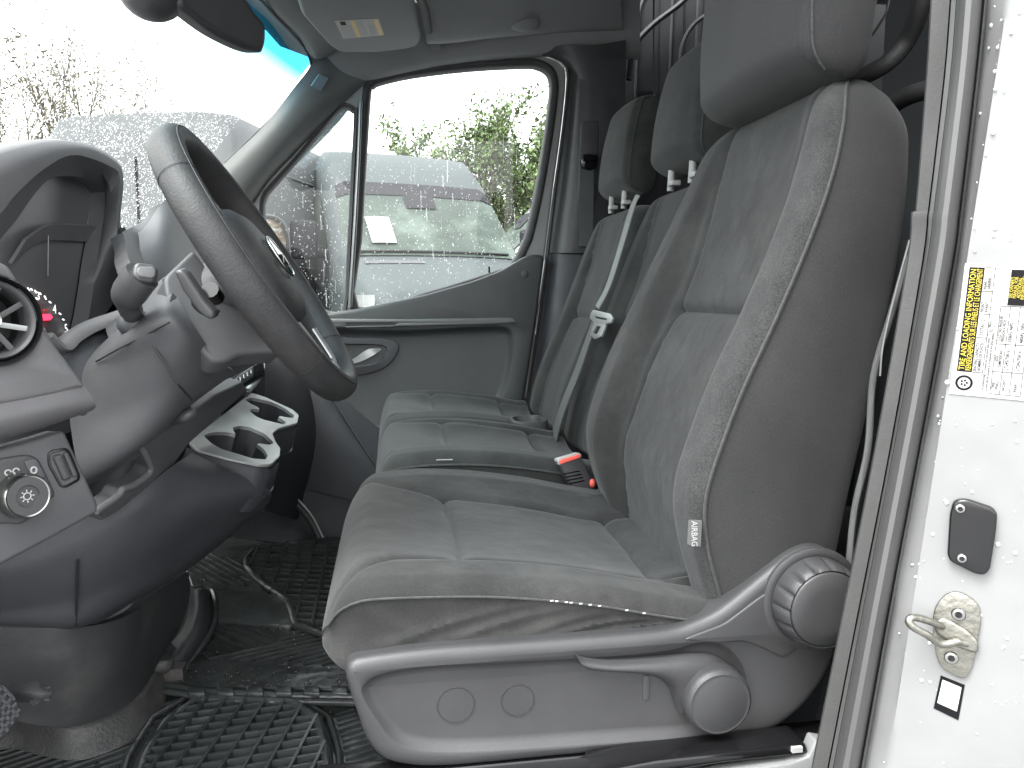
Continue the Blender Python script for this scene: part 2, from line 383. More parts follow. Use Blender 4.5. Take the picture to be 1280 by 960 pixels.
# roof side panel above the far door
def DY(l, y=2.47): return [W(a, b, y) for a, b in l]
struct('roof_side_panel', patch([
    [W(395, 20, 2.40), W(450, 10, 2.42), W(560, 0, 2.42), W(700, -10, 2.42), W(800, -20, 2.42)],
    [W(392, 62, 2.43), W(450, 62, 2.44), W(560, 52, 2.44), W(690, 42, 2.44), W(800, 40, 2.44)],
    [W(398, 88, 2.46), W(450, 90, 2.46), W(560, 73, 2.46), W(690, 62, 2.465), W(800, 62, 2.465)],
    [W(405, 98, 2.49), W(452, 102, 2.49), W(560, 81, 2.49), W(690, 71, 2.495), W(800, 75, 2.495)]], 6, 5, .02), M['liner'])
struct('roof_cove', patch([[V((-.36, 2.38, 1.50)), V((-.36, 2.30, 1.56)), V((-.36, 1.9, 1.60)), V((-.38, 1.5, 1.60)), V((-.34, .7, 1.58))],
    [V((-.15, 2.42, 1.60)), V((-.15, 2.34, 1.64)), V((-.15, 1.9, 1.66)), V((-.15, 1.5, 1.66)), V((-.15, .7, 1.66))],
    [V((.1, 2.44, 1.72)), V((.1, 2.36, 1.84)), V((.1, 1.9, 1.90)), V((.1, 1.5, 1.90)), V((.1, .7, 1.84))]], 5, 5, .02), M['liner'])

# ---------------------------------------------------------------- windshield
ws = thing('windshield', 'rain speckled windshield with blue shade band along its top', 'windshield', (0, 0, 0))
def gx(z, y): return -.27 + (z - 1.44) / 1.26 - .010 - .15 * (1 - ((y - 1.5) / 1.0) ** 2)
def wsm():
    m = glass('windshield_band_glass', (.95, .98, .965), .5); t = m.node_tree; N = t.nodes; L = t.links
    tr = [n for n in N if n.type == 'BSDF_TRANSPARENT'][0]
    tc = N.new('ShaderNodeTexCoord'); sx = N.new('ShaderNodeSeparateXYZ'); L.new(tc.outputs['Object'], sx.inputs[0])
    r = N.new('ShaderNodeValToRGB'); mr = N.new('ShaderNodeMapRange'); mr.inputs['From Min'].default_value = 1.375; mr.inputs['From Max'].default_value = 1.44
    L.new(sx.outputs[2], mr.inputs[0]); L.new(mr.outputs[0], r.inputs[0])
    r.color_ramp.elements[0].color = (.95, .98, .965, 1); r.color_ramp.elements[1].color = (.035, .27, .43, 1)
    e = r.color_ramp.elements.new(.5); e.color = (.3, .66, .78, 1)
    L.new(r.outputs[0], tr.inputs[0]); return m
rows = [[V((gx(z, y), y, z)) for y in [.5 + 2.06 * k / 24 for k in range(25)]] for z in [.80 + .76 * k / 16 for k in range(17)]]
obj('glass', MB().grid(rows), wsm(), ws, recalc=False)
# raindrops: small water beads on the outside of the windshield
random.seed(11); dm = MB()
def bead(mb, c, n, r, el=1.0, k=6):
    u = n.cross(V((0, 0, 1))); u = u.normalized() if u.length > .1 else V((1, 0, 0)); v = n.cross(u).normalized()
    a0 = random.random() * 6; vs = []
    for q in range(k):
        a = a0 + 2 * math.pi * q / k; rr = r * random.uniform(.75, 1.2); vs.append(c + u * rr * math.cos(a) + v * rr * math.sin(a) * el)
    vs.append(c + n * r * .55); mb.add(vs, [(q, (q + 1) % k, k) for q in range(k)])
gn = V((-1.26, 0, 1)).normalized()
for i in range(34000):
    y = random.uniform(.8, 2.44); z = random.uniform(.84, 1.47)
    z = .84 + .63 * random.random() ** 1.15
    bead(dm, V((gx(z, y), y, z)) + gn * .001, gn, random.choice((.0012, .0016, .002, .0024, .003)) * random.uniform(.8, 1.15) * .68, random.uniform(.8, 1.5), 5)
obj('raindrops', dm, M['drop'], ws, kind='stuff', recalc=False, label='fine raindrops covering the windshield glass')
hd = patch([[V((-.31, 2.42, 1.475)), V((-.365, 2.2, 1.500)), V((-.40, 2.0, 1.497)), V((-.42, 1.5, 1.50)), V((-.40, .9, 1.50)), V((-.34, .6, 1.47))],
            [W(388, 72, 2.42), W(371, 45, 2.28), W(344, 18, 2.1), W(300, -45, 1.75), W(235, -170, 1.3), W(140, -420, .85)],
            [W(398, 74, 2.40), W(384, 44, 2.25), W(358, 8, 2.05), W(318, -60, 1.7), W(255, -190, 1.25), W(160, -430, .80)],
            [W(410, 70, 2.41), W(402, 36, 2.25), W(380, -6, 2.05), W(345, -70, 1.7), W(280, -205, 1.22), W(180, -450, .78)],
            [W(430, 58, 2.42), W(430, 20, 2.3), W(420, -20, 2.1), W(400, -80, 1.75), W(330, -220, 1.24), W(220, -480, .8)]], 6, 4, .02, inward=V((0, 0, -1)))
struct('windshield_header', hd, M['pillar'])
# black rubber edge
obj('glass_edge', MB().tube(cr([W(281, 204, 2.42), W(330, 157, 2.43), W(369, 117, 2.435), W(384, 97, 2.435), W(389, 82, 2.43), W(384, 66, 2.39), W(372, 49, 2.29), W(345, 21, 2.11), W(325, -1, 1.95)], 6), .0035, 8), M['rubber'], ws)

ap = thing('windshield_pillar', 'grey trimmed roof pillar between windshield and far door window', 'pillar trim', W(300, 220, 2.45))
obj('trim', patch([
    [W(388, 70, 2.425), W(405, 72, 2.435), W(425, 76, 2.46), W(452, 88, 2.48), W(472, 96, 2.495)],
    [W(387, 84, 2.425), W(402, 90, 2.43), W(420, 97, 2.45), W(440, 102, 2.47), W(457, 104, 2.495)],
    [W(368, 109, 2.425), W(383, 114, 2.425), W(400, 122, 2.44), W(413, 128, 2.465), W(426, 132, 2.495)],
    [W(328, 159, 2.42), W(340, 167, 2.415), W(354, 177, 2.43), W(364, 184, 2.46), W(372, 188, 2.495)],
    [W(279, 206, 2.41), W(292, 216, 2.405), W(308, 228, 2.42), W(318, 236, 2.45), W(326, 240, 2.495)],
    [W(225, 262, 2.40), W(240, 274, 2.395), W(258, 290, 2.41), W(280, 300, 2.44), W(296, 305, 2.49)],
    [W(160, 330, 2.38), W(180, 345, 2.375), W(205, 362, 2.39), W(240, 380, 2.43), W(280, 395, 2.49)]], 5, 6, .02), M['pillar'], ap)
bp3 = p3(W(388, 107, 2.41), W(398, 92, 2.405), W(410, 97, 2.425))
obj('airbag_badge', relief(bp3, rpoly(bp3.pts([(388, 107), (398, 92), (410, 97), (400, 114)]), .003), [], .004, .001, base=.005), pm('badge_blue_grey', (.20, .27, .31), .3), ap)

# ---------------------------------------------------------------- passenger door
pdr = thing('passenger_door', 'far side door with wet window, quarter glass and grey armrest panel', 'door', W(560, 640, 2.5))
D = Plane((0, 2.50, 0), (0, -1, 0))
frame_px = [(469, 95), (516, 84), (587, 75), (659, 68), (688, 71), (702, 80), (708, 97), (702, 162), (692, 234), (681, 322), (668, 420), (655, 500), (560, 560), (400, 560), (290, 430), (284, 340), (286, 275), (300, 252), (340, 213), (380, 174), (422, 133), (451, 104)]
main_px = [(463.5, 117), (467, 109), (476, 104), (516, 95), (587, 86.5), (655, 83), (672, 84.5), (684, 91), (688, 102), (688, 118), (681, 172), (670, 237), (659, 287), (653, 304), (639, 329), (612, 341), (530, 366), (448, 384), (452, 300), (458, 200)]
quar_px = [(442, 147), (440, 139), (433, 135), (424, 138), (400, 166), (372, 200), (340, 236), (333, 246), (330, 262), (333, 310), (340, 385), (405, 388), (428, 386), (433, 320), (438, 220)]
ol = cpoly(D.pts(frame_px), 3); ml = cpoly(D.pts(main_px), 3); ql = cpoly(D.pts(quar_px), 3)
ml, ql = ccw(ml), ccw(ql)
def ringw(poly, d0, d1, n0, n1):
    a, b = inset(poly, -d0), inset(poly, -d1)
    return (a, b)
dfr = obj('door_frame', relief(D, ol, [(inset(ml, -.024), [(.002, -.004), (.004, -.03)], False), (inset(ql, -.013), [(.002, -.004), (.004, -.03)], False)], .05, .01, 4, base=-.0), M['doorin'], pdr)
def seal_ring(poly, w_, name):
    mb = MB(); prof = [(w_, -.012), (w_, .004), (w_ * .8, .009), (w_ * .4, .008), (w_ * .15, .004), (0, -.004), (-.001, -.03)]
    rows = [[D.w(a, b, n) for a, b in inset(poly, -d)] for d, n in prof]
    return obj(name, mb.grid(rows, True), M['rubber'], pdr, angle=60)
seal_ring(ml, .025, 'window_seal'); seal_ring(ql, .014, 'quarter_seal')
obj('divider_bar', MB().tube(cr([D.w(*D.px(451, 128), .014), D.w(*D.px(447, 230), .014), D.w(*D.px(438, 384), .014)], 4), .0062, 8), M['silver'], pdr)
obj('outer_frame_seal', MB().tube(cr([D.w(*D.px(x, y), .004) for x, y in [(457, 103), (471, 94), (516, 83.5), (587, 74), (659, 67), (689, 70), (704, 79), (710, 97), (704, 162), (694, 234), (684, 318), (671, 420), (660, 490)]], 5), .0045, 6), M['rubber'], pdr)
obj('edge_strip', MB().tube(cr([D.w(*D.px(x, y), .010) for x, y in [(681, 325), (676, 360), (667, 420), (656, 497)]], 5), .0024, 6), M['white'], pdr)
GP = Plane((0, 2.515, 0), (0, -1, 0))
gls = obj('window_glass', MB().add([GP.w(a, b) for a, b in inset(ml, -.01)], [tuple(range(len(ml)))]), M['glass'], pdr, smooth=False)
qg = obj('quarter_glass', MB().add([GP.w(a, b) for a, b in inset(ql, -.01)], [tuple(range(len(ql)))]), M['glass'], pdr, smooth=False)
def inpoly(p, poly):
    c = False; j = len(poly) - 1
    for i in range(len(poly)):
        if (poly[i][1] > p[1]) != (poly[j][1] > p[1]) and p[0] < (poly[j][0] - poly[i][0]) * (p[1] - poly[i][1]) / (poly[j][1] - poly[i][1]) + poly[i][0]: c = not c
        j = i
    return c
for poly, par_, cnt in ((ml, gls, 1700), (ql, qg, 800)):
    dm = MB(); xs = [a for a, b in poly]; ys = [b for a, b in poly]; k = 0
    while k < cnt:
        a, b = random.uniform(min(xs), max(xs)), random.uniform(min(ys), max(ys))
        if not inpoly((a, b), poly): continue
        k += 1; r = random.choice((.0007, .0009, .0012, .0016, .002)) * random.uniform(.8, 1.2)
        if random.random() < .025:
            for q in range(random.randint(6, 18)): bead(dm, GP.w(a + random.gauss(0, .0006), b - q * .004, -.0015), V((0, 1, 0)), r * .8, 1.8, 5)
        bead(dm, GP.w(a, b, -.0015), V((0, 1, 0)), r, random.uniform(.9, 1.8), 6)
    obj('raindrops', dm, M['drop'], par_, kind='stuff', recalc=False)
# inner trim panel
T = Plane((0, 2.455, 0), (0, -1, 0))
trim_px = [(285, 402), (360, 398), (412, 391), (447, 386), (530, 369), (590, 352), (625, 339), (642, 329), (655, 321), (664, 318), (681, 318), (679, 340), (668, 420), (655, 500), (648, 660), (460, 660), (300, 640), (270, 500)]
low_px = [(370, 414), (500, 412), (600, 407), (628, 407), (639, 412), (643, 424), (642, 450), (636, 480), (622, 508), (590, 530), (430, 540), (370, 470)]
up_px = [(470, 388), (530, 377), (590, 372), (640, 370), (652, 375), (655, 388), (650, 402), (640, 400), (620, 399), (500, 402), (440, 402), (420, 398)]
tp_o = rpoly(T.pts(trim_px), .02, 3)
obj('trim_panel', relief(T, tp_o, [(cpoly(T.pts(low_px), 4), [(.004, -.002), (.010, -.012), (.018, -.020), (.026, -.023)], True)], .045, .012, 4), M['doorpl'], pdr, angle=55)
obj('armrest_ledge', relief(T, rpoly(T.pts([(380, 398), (500, 399), (640, 397), (646, 403), (620, 405), (500, 408), (380, 410)]), .008), [(rpoly(T.pts([(432, 403), (495, 402.5), (499, 404), (492, 408), (432, 409)]), .003), [(.001, -.001), (.002, -.012)], True)], .02, .004, 3, base=.006), M['pillar'], pdr)
hp = [(405, 424), (440, 422), (480, 423), (494, 427), (499, 435), (492, 450), (478, 462), (455, 469), (425, 472), (405, 470)]
hin = [(410, 432), (440, 430), (474, 431), (484, 436), (480, 447), (466, 456), (440, 460), (410, 462)]
obj('handle_bezel', relief(T, cpoly(T.pts(hp), 4), [(cpoly(T.pts(hin), 4), [(.002, -.002), (.005, -.018)], True)], .03, .004, base=-.014), M['plastic'], pdr)
hl = patch([[T.w(*T.px(*p), n) for p, n in r] for r in ([((420, 455), -.012), ((440, 449), .000), ((452, 441), .004), ((462, 436), .002), ((474, 435), -.006)], [((420, 458), -.012), ((440, 455), .002), ((455, 450), .006), ((468, 443), .004), ((477, 437), -.006)])], 6, 4, .006)
obj('door_handle', hl, M['silver'], pdr)
c = T.px(656, 343); obj('screw_plug', MB().lathe(T.w(*c, .0), T.n, [(.0125, 0), (.0125, .0012), (.011, .002), (.0005, .002)], 24), M['doorpl'], pdr)
c = T.px(612, 341); obj('lock_pin', MB().tube([T.w(*c, -.01), T.w(c[0], c[1] + .02, -.01)], .003, 8), M['gloss'], pdr)
obj('pocket_rim', MB().tube(cr([W(398, 470, 2.42), W(420, 505, 2.41), (W(445, 545, 2.40)), W(470, 583, 2.39), W(480, 592, 2.39)], 5), .003, 6), M['doorpl'], pdr)
obj('door_pocket', patch([[W(330, 470, 2.45), W(400, 480, 2.45), W(480, 540, 2.45)], [W(325, 520, 2.41), W(400, 530, 2.40), W(480, 592, 2.39)], [W(330, 600, 2.40), W(420, 620, 2.38), W(490, 640, 2.38)]], 6, 6, .02), M['dashd'], pdr)

# far mirror outside the quarter glass
mr_ = thing('door_mirror', 'black door mirror outside the quarter glass, with a brown brick reflection painted in its glass', 'mirror', W(345, 310, 2.75))
mp = Plane(W(345, 300, 2.75), (.45, -.9, .05))
mo = mp.pts([(300, 262), (345, 268), (357, 276), (363, 292), (366, 330), (360, 350), (300, 350)])
obj('mirror_housing', relief(mp, rpoly(mo, .03, 5), [(rpoly(inset(ccw(rpoly(mo, .03, 5)), .018), .001, 1), [(0, -.006)], False)], .10, .012), M['plastic_s'], mr_)
obj('mirror_glass', MB().add([mp.w(a, b, -.005) for a, b in inset(ccw(rpoly(mo, .03, 5)), .016)], [tuple(range(len(rpoly(mo, .03, 5))))]), pm('painted_brick_reflection', (.30, .23, .17), .15, var=.5, vs=22, metal=.2, col2=(.5, .5, .48), mixs=14, mixr=(.5, .6), stretch=(1, 1, 4)), mr_, smooth=False)  # reflection of brown brick is painted into the mirror colour

# ---------------------------------------------------------------- far door pillar behind the window
fpil = thing('far_door_pillar', 'grey trimmed pillar between passenger door and cargo area', 'pillar trim', W(740, 500, 2.5))
obj('trim', patch([
    [W(655, 62, 2.47), W(690, 58, 2.46), W(715, 56, 2.44), W(745, 56, 2.43), W(782, 50, 2.43)],
    [W(704, 80, 2.50), W(712, 84, 2.48), W(726, 92, 2.44), W(750, 100, 2.43), W(781, 110, 2.43)],
    [W(709, 110, 2.50), W(715, 110, 2.49), W(727, 115, 2.44), W(750, 150, 2.43), W(779, 160, 2.43)],
    [W(698, 220, 2.50), W(704, 220, 2.49), W(718, 220, 2.44), W(745, 240, 2.43), W(776, 240, 2.43)],
    [W(684, 316, 2.50), W(690, 316, 2.49), W(704, 316, 2.44), W(735, 316, 2.43), W(772, 316, 2.43)]], 6, 6, .02), M['plastic_s'], fpil)
obj('lower_trim', patch([
    [W(683, 310, 2.515), W(690, 310, 2.505), W(703, 310, 2.46), W(735, 310, 2.45), W(772, 310, 2.45)],
    [W(672, 400, 2.505), W(679, 400, 2.495), W(694, 400, 2.45), W(725, 400, 2.44), W(768, 400, 2.44)],
    [W(655, 520, 2.505), W(664, 520, 2.495), W(680, 520, 2.45), W(715, 520, 2.44), W(760, 520, 2.44)],
    [W(640, 640, 2.505), W(650, 640, 2.495), W(665, 640, 2.45), W(705, 640, 2.44), W(750, 640, 2.44)]], 6, 5, .02), M['plastic'], fpil)
rp = Plane((0, 2.428, 0), (0, -1, 0))
obj('belt_slide', relief(rp, rpoly(rp.pts([(727, 152), (749, 150), (747, 250), (722, 252)]), .012), [], .012, .003), M['plastic'], fpil)
c = rp.px(735, 204); obj('belt_guide', MB().lathe(rp.w(*c, 0), rp.n, [(.027, 0), (.027, .012), (.022, .02), (.012, .022), (.0005, .02)], 24).box(rp.w(c[0], c[1] + .012, .02), (.045, .02, .018)), M['gloss'], fpil, angle=30)
obj('belt_webbing', MB().box(W(733, 260, 2.415), (.045, .003, .24)), M['beltd'], fpil)
# cargo wall ribs seen between the headrests
rw = thing('cargo_wall_ribs', 'blue grey ribbed steel wall of the cargo area behind the headrests', 'wall panel', (1.3, 2.52, 0))
Rp = Plane((0, 2.535, 0), (0, -1, 0))
obj('corner_post', MB().tube([W(780, -30, 2.50), W(777, 130, 2.50), W(770, 330, 2.50)], .012, 8), M['cargo'], rw)
for (a, b, c_, d) in ((790, 0, 36, 130), (832, -20, 26, 130), (864, -20, 60, 130)):
    P_ = rpoly(Rp.pts([(a + 8, b), (a + c_, b - 30), (a + c_ - 2, d), (a + 2, d)]), .05, 5)
    obj('wall_rib', relief(Rp, P_, [(inset(ccw(P_), .02), [(.006, -.012), (.012, -.014)], True)], .02, .008), M['cargo'], rw)
obj('wall_rib', MB().tube(cr([W(786, 100, 2.5), W(792, 60, 2.5), W(815, 32, 2.5), W(850, 5, 2.5), W(880, -25, 2.5)], 5), .009, 8), M['cargo'], rw)
obj('wall_rib', MB().tube(cr([W(850, 100, 2.5), W(852, 60, 2.5), W(866, 32, 2.5), W(890, 14, 2.5), W(910, 0, 2.5)], 5), .007, 8), M['cargo'], rw)
obj('cargo_divider', MB().prism([V((1.0, .62, .2)), V((1.0, .62, 1.9)), V((1.0, 1.5, 1.9)), V((1.0, 1.5, .2))], (.02, 0, 0)), M['cargo'], rw, smooth=False)
obj('divider_arch', MB().tube(cr([W(1158, -30, .93), W(1150, 10, .95), W(1134, 50, .98), (W(1104, 82, 1.0)), W(1060, 100, 1.05), W(980, 115, 1.15)], 8), .012, 12), M['rubber'], rw)
obj('divider_cable', MB().tube(cr([W(1113, -10, .95), W(1108, 15, .95), W(1090, 45, .97)], 6), .0016, 6), M['rubber'], rw)
obj('lower_arch', MB().tube(cr([W(1180, 108, .9), W(1140, 118, .95), W(1110, 135, 1.0)], 4), .012, 10), M['rubber'], rw)

# ---------------------------------------------------------------- near door pillar: painted jamb, seal, striker, plates
jm = thing('near_door_pillar', 'rain dotted white painted door pillar with grey rubber seal at right edge', 'door pillar', W(1150, 960, .62))
XT = [(-60, 1166, 1191, 1199, 1238), (0, 1163, 1187, 1195, 1234), (100, 1157, 1179, 1187, 1224), (262, 1141, 1160, 1167, 1205), (266, 1139, 1159, 1166, 1204), (330, 1133, 1152, 1158, 1196), (560, 1093, 1112, 1117, 1154), (760, 1054, 1073, 1079, 1116), (960, 1014, 1034, 1041, 1080), (1040, 998, 1018, 1025, 1065)]
fl, sl, jl = [], [], []
for py, a, b, c_, d in XT:
    nch = 3 if py in (262,) else 0
    fl.append([W(a + nch, py, .80), W(a + nch, py, .685), W(a + 2 + nch, py, .680), W(b, py, .672), W(b + 1.5, py, .69)])
    m_ = (c_ + d) / 2; h_ = (d - c_) / 2
    sl.append([W(b + 1, py, .70), W(b + 2, py, .672), W(c_, py, .668), W(c_ + 2, py, .680)] + [W(m_ - h_ * math.cos(t * math.pi / 8) * .97, py, .645 - .038 * math.sin(t * math.pi / 8)) for t in range(0, 7)] + [W(d - 5, py, .622), W(d - 3, py, .615), W(d, py, .622), W(d + 1, py, .645)])
    if py in (262, 266): continue
    cr_ = lerp(py, [(-60, 1264), (0, 1257), (330, 1216), (480, 1203), (960, 1105), (1040, 1090)])
    jl.append([W(d - 3, py, .66), W(d - 1, py, .628), W(d + (cr_ - d) * .3, py, .622), W(cr_ - 3, py, .612), W(cr_ + 2, py, .606)])
def pgrid(rows, n=4):
    cols = list(zip(*rows)); cols = [cr(list(c), n) for c in cols]; return [list(r) for r in zip(*cols)]
obj('trim_flange', MB().grid(pgrid(fl)), M['sealb'], jm, angle=30)
obj('door_seal', MB().grid(pgrid(sl)), M['seal2'], jm, angle=38)
J = Plane(W(1160, 480, .604), (-.60, -.78, .05))
A_, B_ = jl[0], jl[-1]
jg = pgrid(jl)
for r_ in jg:
    e = r_[-1]; out = V((.78, -.60, 0))
    r_ += [e + out * k for k in (.01, .03, .08, .14)] + [e + out * .16 + V((.02, 0, 0)), e + out * .17 + V((.10, 0, 0))]
k0, k1 = len(jg) // 5, len(jg) * 4 // 5
JP = p3(jg[k0][6], jg[k1][6], jg[k1][8])
for r_ in jg:
    for k in (4, 5, 6, 7, 8): r_[k] = r_[k] + V((1, 0, 0)) * ((JP.o - r_[k]).dot(JP.n) / JP.n.x)
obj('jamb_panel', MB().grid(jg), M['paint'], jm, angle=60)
dj = MB(); random.seed(5)
for i in range(330):
    r_ = random.choice(jg[3:-3]); k = random.choice((2, 3, 4, 5, 5, 6, 6, 6, 7, 7, 7, 7)); q = random.random()
    a, b = r_[k], r_[k + 1]; p = a.lerp(b, q) + V((0, 0, random.uniform(-.03, .03)))
    ax = JP.n; r = random.choice((.0006, .0008, .001, .0013, .0018)) * random.uniform(.8, 1.2)
    if k >= 5: p = JP.o + (p - JP.o) - JP.n * (p - JP.o).dot(JP.n)
    u = V((0, 0, 1)); v = JP.n.cross(u).normalized(); rows = []
    for t in range(4):
        an = math.pi / 2 * t / 3; rr = max(.00005, r * math.cos(an)); rows.append([p + (u * math.cos(2 * math.pi * s_ / 8) * 1.15 + v * math.sin(2 * math.pi * s_ / 8)) * rr + JP.n * r * .7 * math.sin(an) for s_ in range(8)])
    dj.grid(rows, True)
obj('raindrops', dj, M['dropj'], jm, kind='stuff', recalc=False)

# cover plate with two screws
def torx(pl, c, r, par, mat='chrome', n=.0):
    o = obj('screw', MB().lathe(pl.w(*c, n), pl.n, [(r, 0), (r, .001), (r * .85, .0022), (r * .5, .0026), (r * .45, .0012), (.0002, .0012)], 24), M[mat], par, angle=25); obj('socket', MB().lathe(pl.w(*c, n + .0013), pl.n, [(r * .44, 0), (r * .40, .0003), (.0002, .0003)], 12), M['gloss'], o); return o
cpx = [(1192, 624), (1207, 622), (1240, 633), (1246, 640), (1245, 660), (1237, 710), (1230, 717), (1218, 715), (1188, 700), (1184, 692), (1187, 640)]
cv = thing('cover_plate', 'black rounded cover plate held by two screws, above the striker', 'cover plate', JP.w(*JP.px(1215, 670)))
obj('plate', relief(JP, rpoly(JP.pts(cpx), .006, 4), [], .007, .0025, 4, base=.0075), M['gloss'], cv)
for p in ((1200, 633.5), (1202, 695)): torx(JP, JP.px(*p), .0042, cv, n=.0076)
# striker
skx = [(1178, 746), (1192, 739), (1208, 743), (1223, 756), (1226, 775), (1222, 800), (1217, 826), (1208, 845), (1196, 844), (1180, 835), (1172, 822), (1167, 795), (1167, 765)]
sk = thing('door_striker', 'zinc plated steel striker loop on its two screw base plate', 'striker', JP.w(*JP.px(1196, 790)))
obj('base_plate', relief(JP, cpoly(JP.pts(skx), 3), [], .003, .001, 2, base=.0035), M['steel'], sk)
boss = cpoly(JP.pts([(1168, 778), (1176, 770), (1192, 775), (1212, 788), (1222, 800), (1222, 812), (1214, 812), (1196, 806), (1180, 796), (1170, 788)]), 3)
obj('boss', relief(JP, boss, [], .004, .0025, 4, base=.0075), M['steel'], sk)
def JW(x, y, n): return JP.w(*JP.px(x, y), n)
# the loop stands out along the panel's normal; aim its tip at the photo's (1137,776)
lp = []
for (x, y, n) in ((1178, 781, .006), (1171, 780, .012)): lp.append(JW(x, y, n))
tip = JW(1172, 787, .0)
d_out = JP.n
def off(x, y, n, tx, ty):  # a point standing n above the panel that is seen at tx, ty
    d = ray(tx, ty); t = (JP.o + JP.n * n - CAM).dot(JP.n) / d.dot(JP.n); return CAM + d * t
lp = [JW(1180, 782, .004), off(0, 0, .012, 1168, 779), off(0, 0, .022, 1150, 773), off(0, 0, .028, 1140, 772), off(0, 0, .031, 1136, 777), off(0, 0, .030, 1143, 785), off(0, 0, .024, 1158, 793), off(0, 0, .016, 1172, 803), off(0, 0, .012, 1184, 805), off(0, 0, .010, 1196, 802), JW(1208, 802, .005)]
obj('striker_loop', MB().tube(cr(lp, 5), .0033, 12), M['steel'], sk)
for p in ((1198, 766), (1189, 820)): torx(JP, JP.px(*p), .0058, sk, n=.0036)
# small black edged sticker below (its code is left out)
qs = thing('small_sticker', 'small square sticker with black border below the striker', 'sticker', JW(1186, 870, 0))
obj('border', relief(JP, JP.pts([(1176, 844), (1206, 856), (1198, 900), (1167, 885)]), [], .0006, .0001, 1, base=.0008), M['ink'], qs, smooth=False)
obj('white_field', relief(JP, JP.pts([(1178, 849), (1202, 859), (1196, 889), (1171.5, 878)]), [], .0003, .0001, 1, base=.0011), M['white'], qs, smooth=False)
# tire placard
tpx = [(1212, 333), (1290, 318), (1275, 492), (1190, 490)]
pl_ = thing('tire_placard', 'white tire and loading sticker with yellow on black heading, read sideways', 'sticker', JW(1230, 410, 0))
a0, a1 = V(JP.px(1193, 488)), V(JP.px(1212, 334)); L_ = (a1 - a0).length; ux = (a1 - a0) / L_; uy = V((ux.y, -ux.x)) * -1
if (V(JP.px(1260, 410)) - V(JP.px(1200, 410))).dot(uy) > 0: uy = -uy
ang_ = math.atan2(ux.y, ux.x)
def Q(u, v):
    if v > .105: v = .105 + (v - .105) * .62
    p = a0 + ux * (L_ * u) - uy * (L_ * v); return (p.x, p.y)      # u: along the reading direction 0..1, v: down the sticker
def qrect(name, u0, v0, u1, v1, mat, n): return obj(name, relief(JP, [Q(u0, v0), Q(u1, v0), Q(u1, v1), Q(u0, v1)], [], .0003, .00005, 1, base=n), M[mat], pl_, smooth=False)
qrect('sticker_sheet', -.03, -.035, 1.03, .95, 'white', .0009)
qrect('heading_band', .16, 0, 1.0, .105, 'ink', .0013)
qrect('owner_band', .71, .40, .99, .58, 'ink', .0013)
def qt(s, u, v, sz, mat='ink', al='LEFT', sq=1.0): text(s, JP, *Q(u, v), sz * L_ * (1 if v < .1 else .8), M[mat], pl_, ang=ang_, n=.0016, align=al, squash=sq, bold=.012 if mat == 'ink' else 0)
qt('TIRE AND LOADING INFORMATION', .58, .032, .058, 'yellow', 'CENTER', .86)
qt('RENSEIGNEMENTS SUR LES PNEUS ET LE CHARGEMENT', .58, .078, .056, 'yellow', 'CENTER', .59)
qt('SEATING CAPACITY', .17, .135, .04, sq=.8); qt('NOMBRE DE PLACES', .17, .18, .04, sq=.8)
qt('TOTAL  3', .46, .16, .045, sq=.85); qt('FRONT  3', .645, .135, .04, sq=.8); qt('AVANT', .645, .18, .04, sq=.8); qt('REAR  0', .83, .135, .04, sq=.8); qt('ARRIERE', .83, .18, .04, sq=.8)
qt('The combined weight of occupants and cargo should never exceed 1771 kg or 3904 lb', .02, .245, .034, sq=.58)
qt('Le poids total des occupants et du chargement ne doit jamais depasser 1771 kg', .02, .285, .034, sq=.6)
qt('TIRE', .04, .36, .036); qt('PNEU', .04, .40, .036); qt('SIZE', .26, .36, .036); qt('DIMENSIONS', .22, .40, .036, sq=.8)
qt('COLD TIRE PRESSURE', .42, .36, .036, sq=.75); qt('PRESSION A FROID', .42, .40, .036, sq=.75)
for v, s1 in ((.475, 'FRONT'), (.60, 'REAR')):
    qt(s1, .03, v, .036); qt('LT245/75R16', .20, v, .044, sq=.82); qt('320kPa, 46PSI' if v < .5 else '480kPa, 70PSI', .42, v, .044, sq=.8)
for k, s1 in enumerate(("SEE OWNER'S", 'MANUAL FOR', 'ADDITIONAL', 'INFORMATION')): qt(s1, .85, .425 + .042 * k, .042, 'yellow', 'CENTER', .8)
for v in (.22, .33, .435, .54, .66): qrect('rule_line', .0 if v > .3 else .16, v, .70 if v > .3 else 1.0, v + .006, 'ink', .0013)
for u in (.16, .44, .63, .81, .998): qrect('rule_line', u, .11, u + .004, .22, 'ink', .0013)
for u in (0, .18, .40, .70): qrect('rule_line', u, .33, u + .004, .66, 'ink', .0013)
cQ = Q(.07, .06); obj('tyre_symbol', relief(JP, circ(cQ, L_ * .062, 32), [(circ(cQ, L_ * .045, 32), [(0, -.0002)], False)], .0003, .00005, 1, base=.0014), M['ink'], pl_, smooth=False)
for k in range(5): obj('symbol_spoke', relief(JP, circ((cQ[0] + L_ * .02 * math.cos(k * 1.257), cQ[1] + L_ * .02 * math.sin(k * 1.257)), L_ * .009, 8), [], .0003, .00005, 1, base=.0014), M['ink'], pl_, smooth=False)

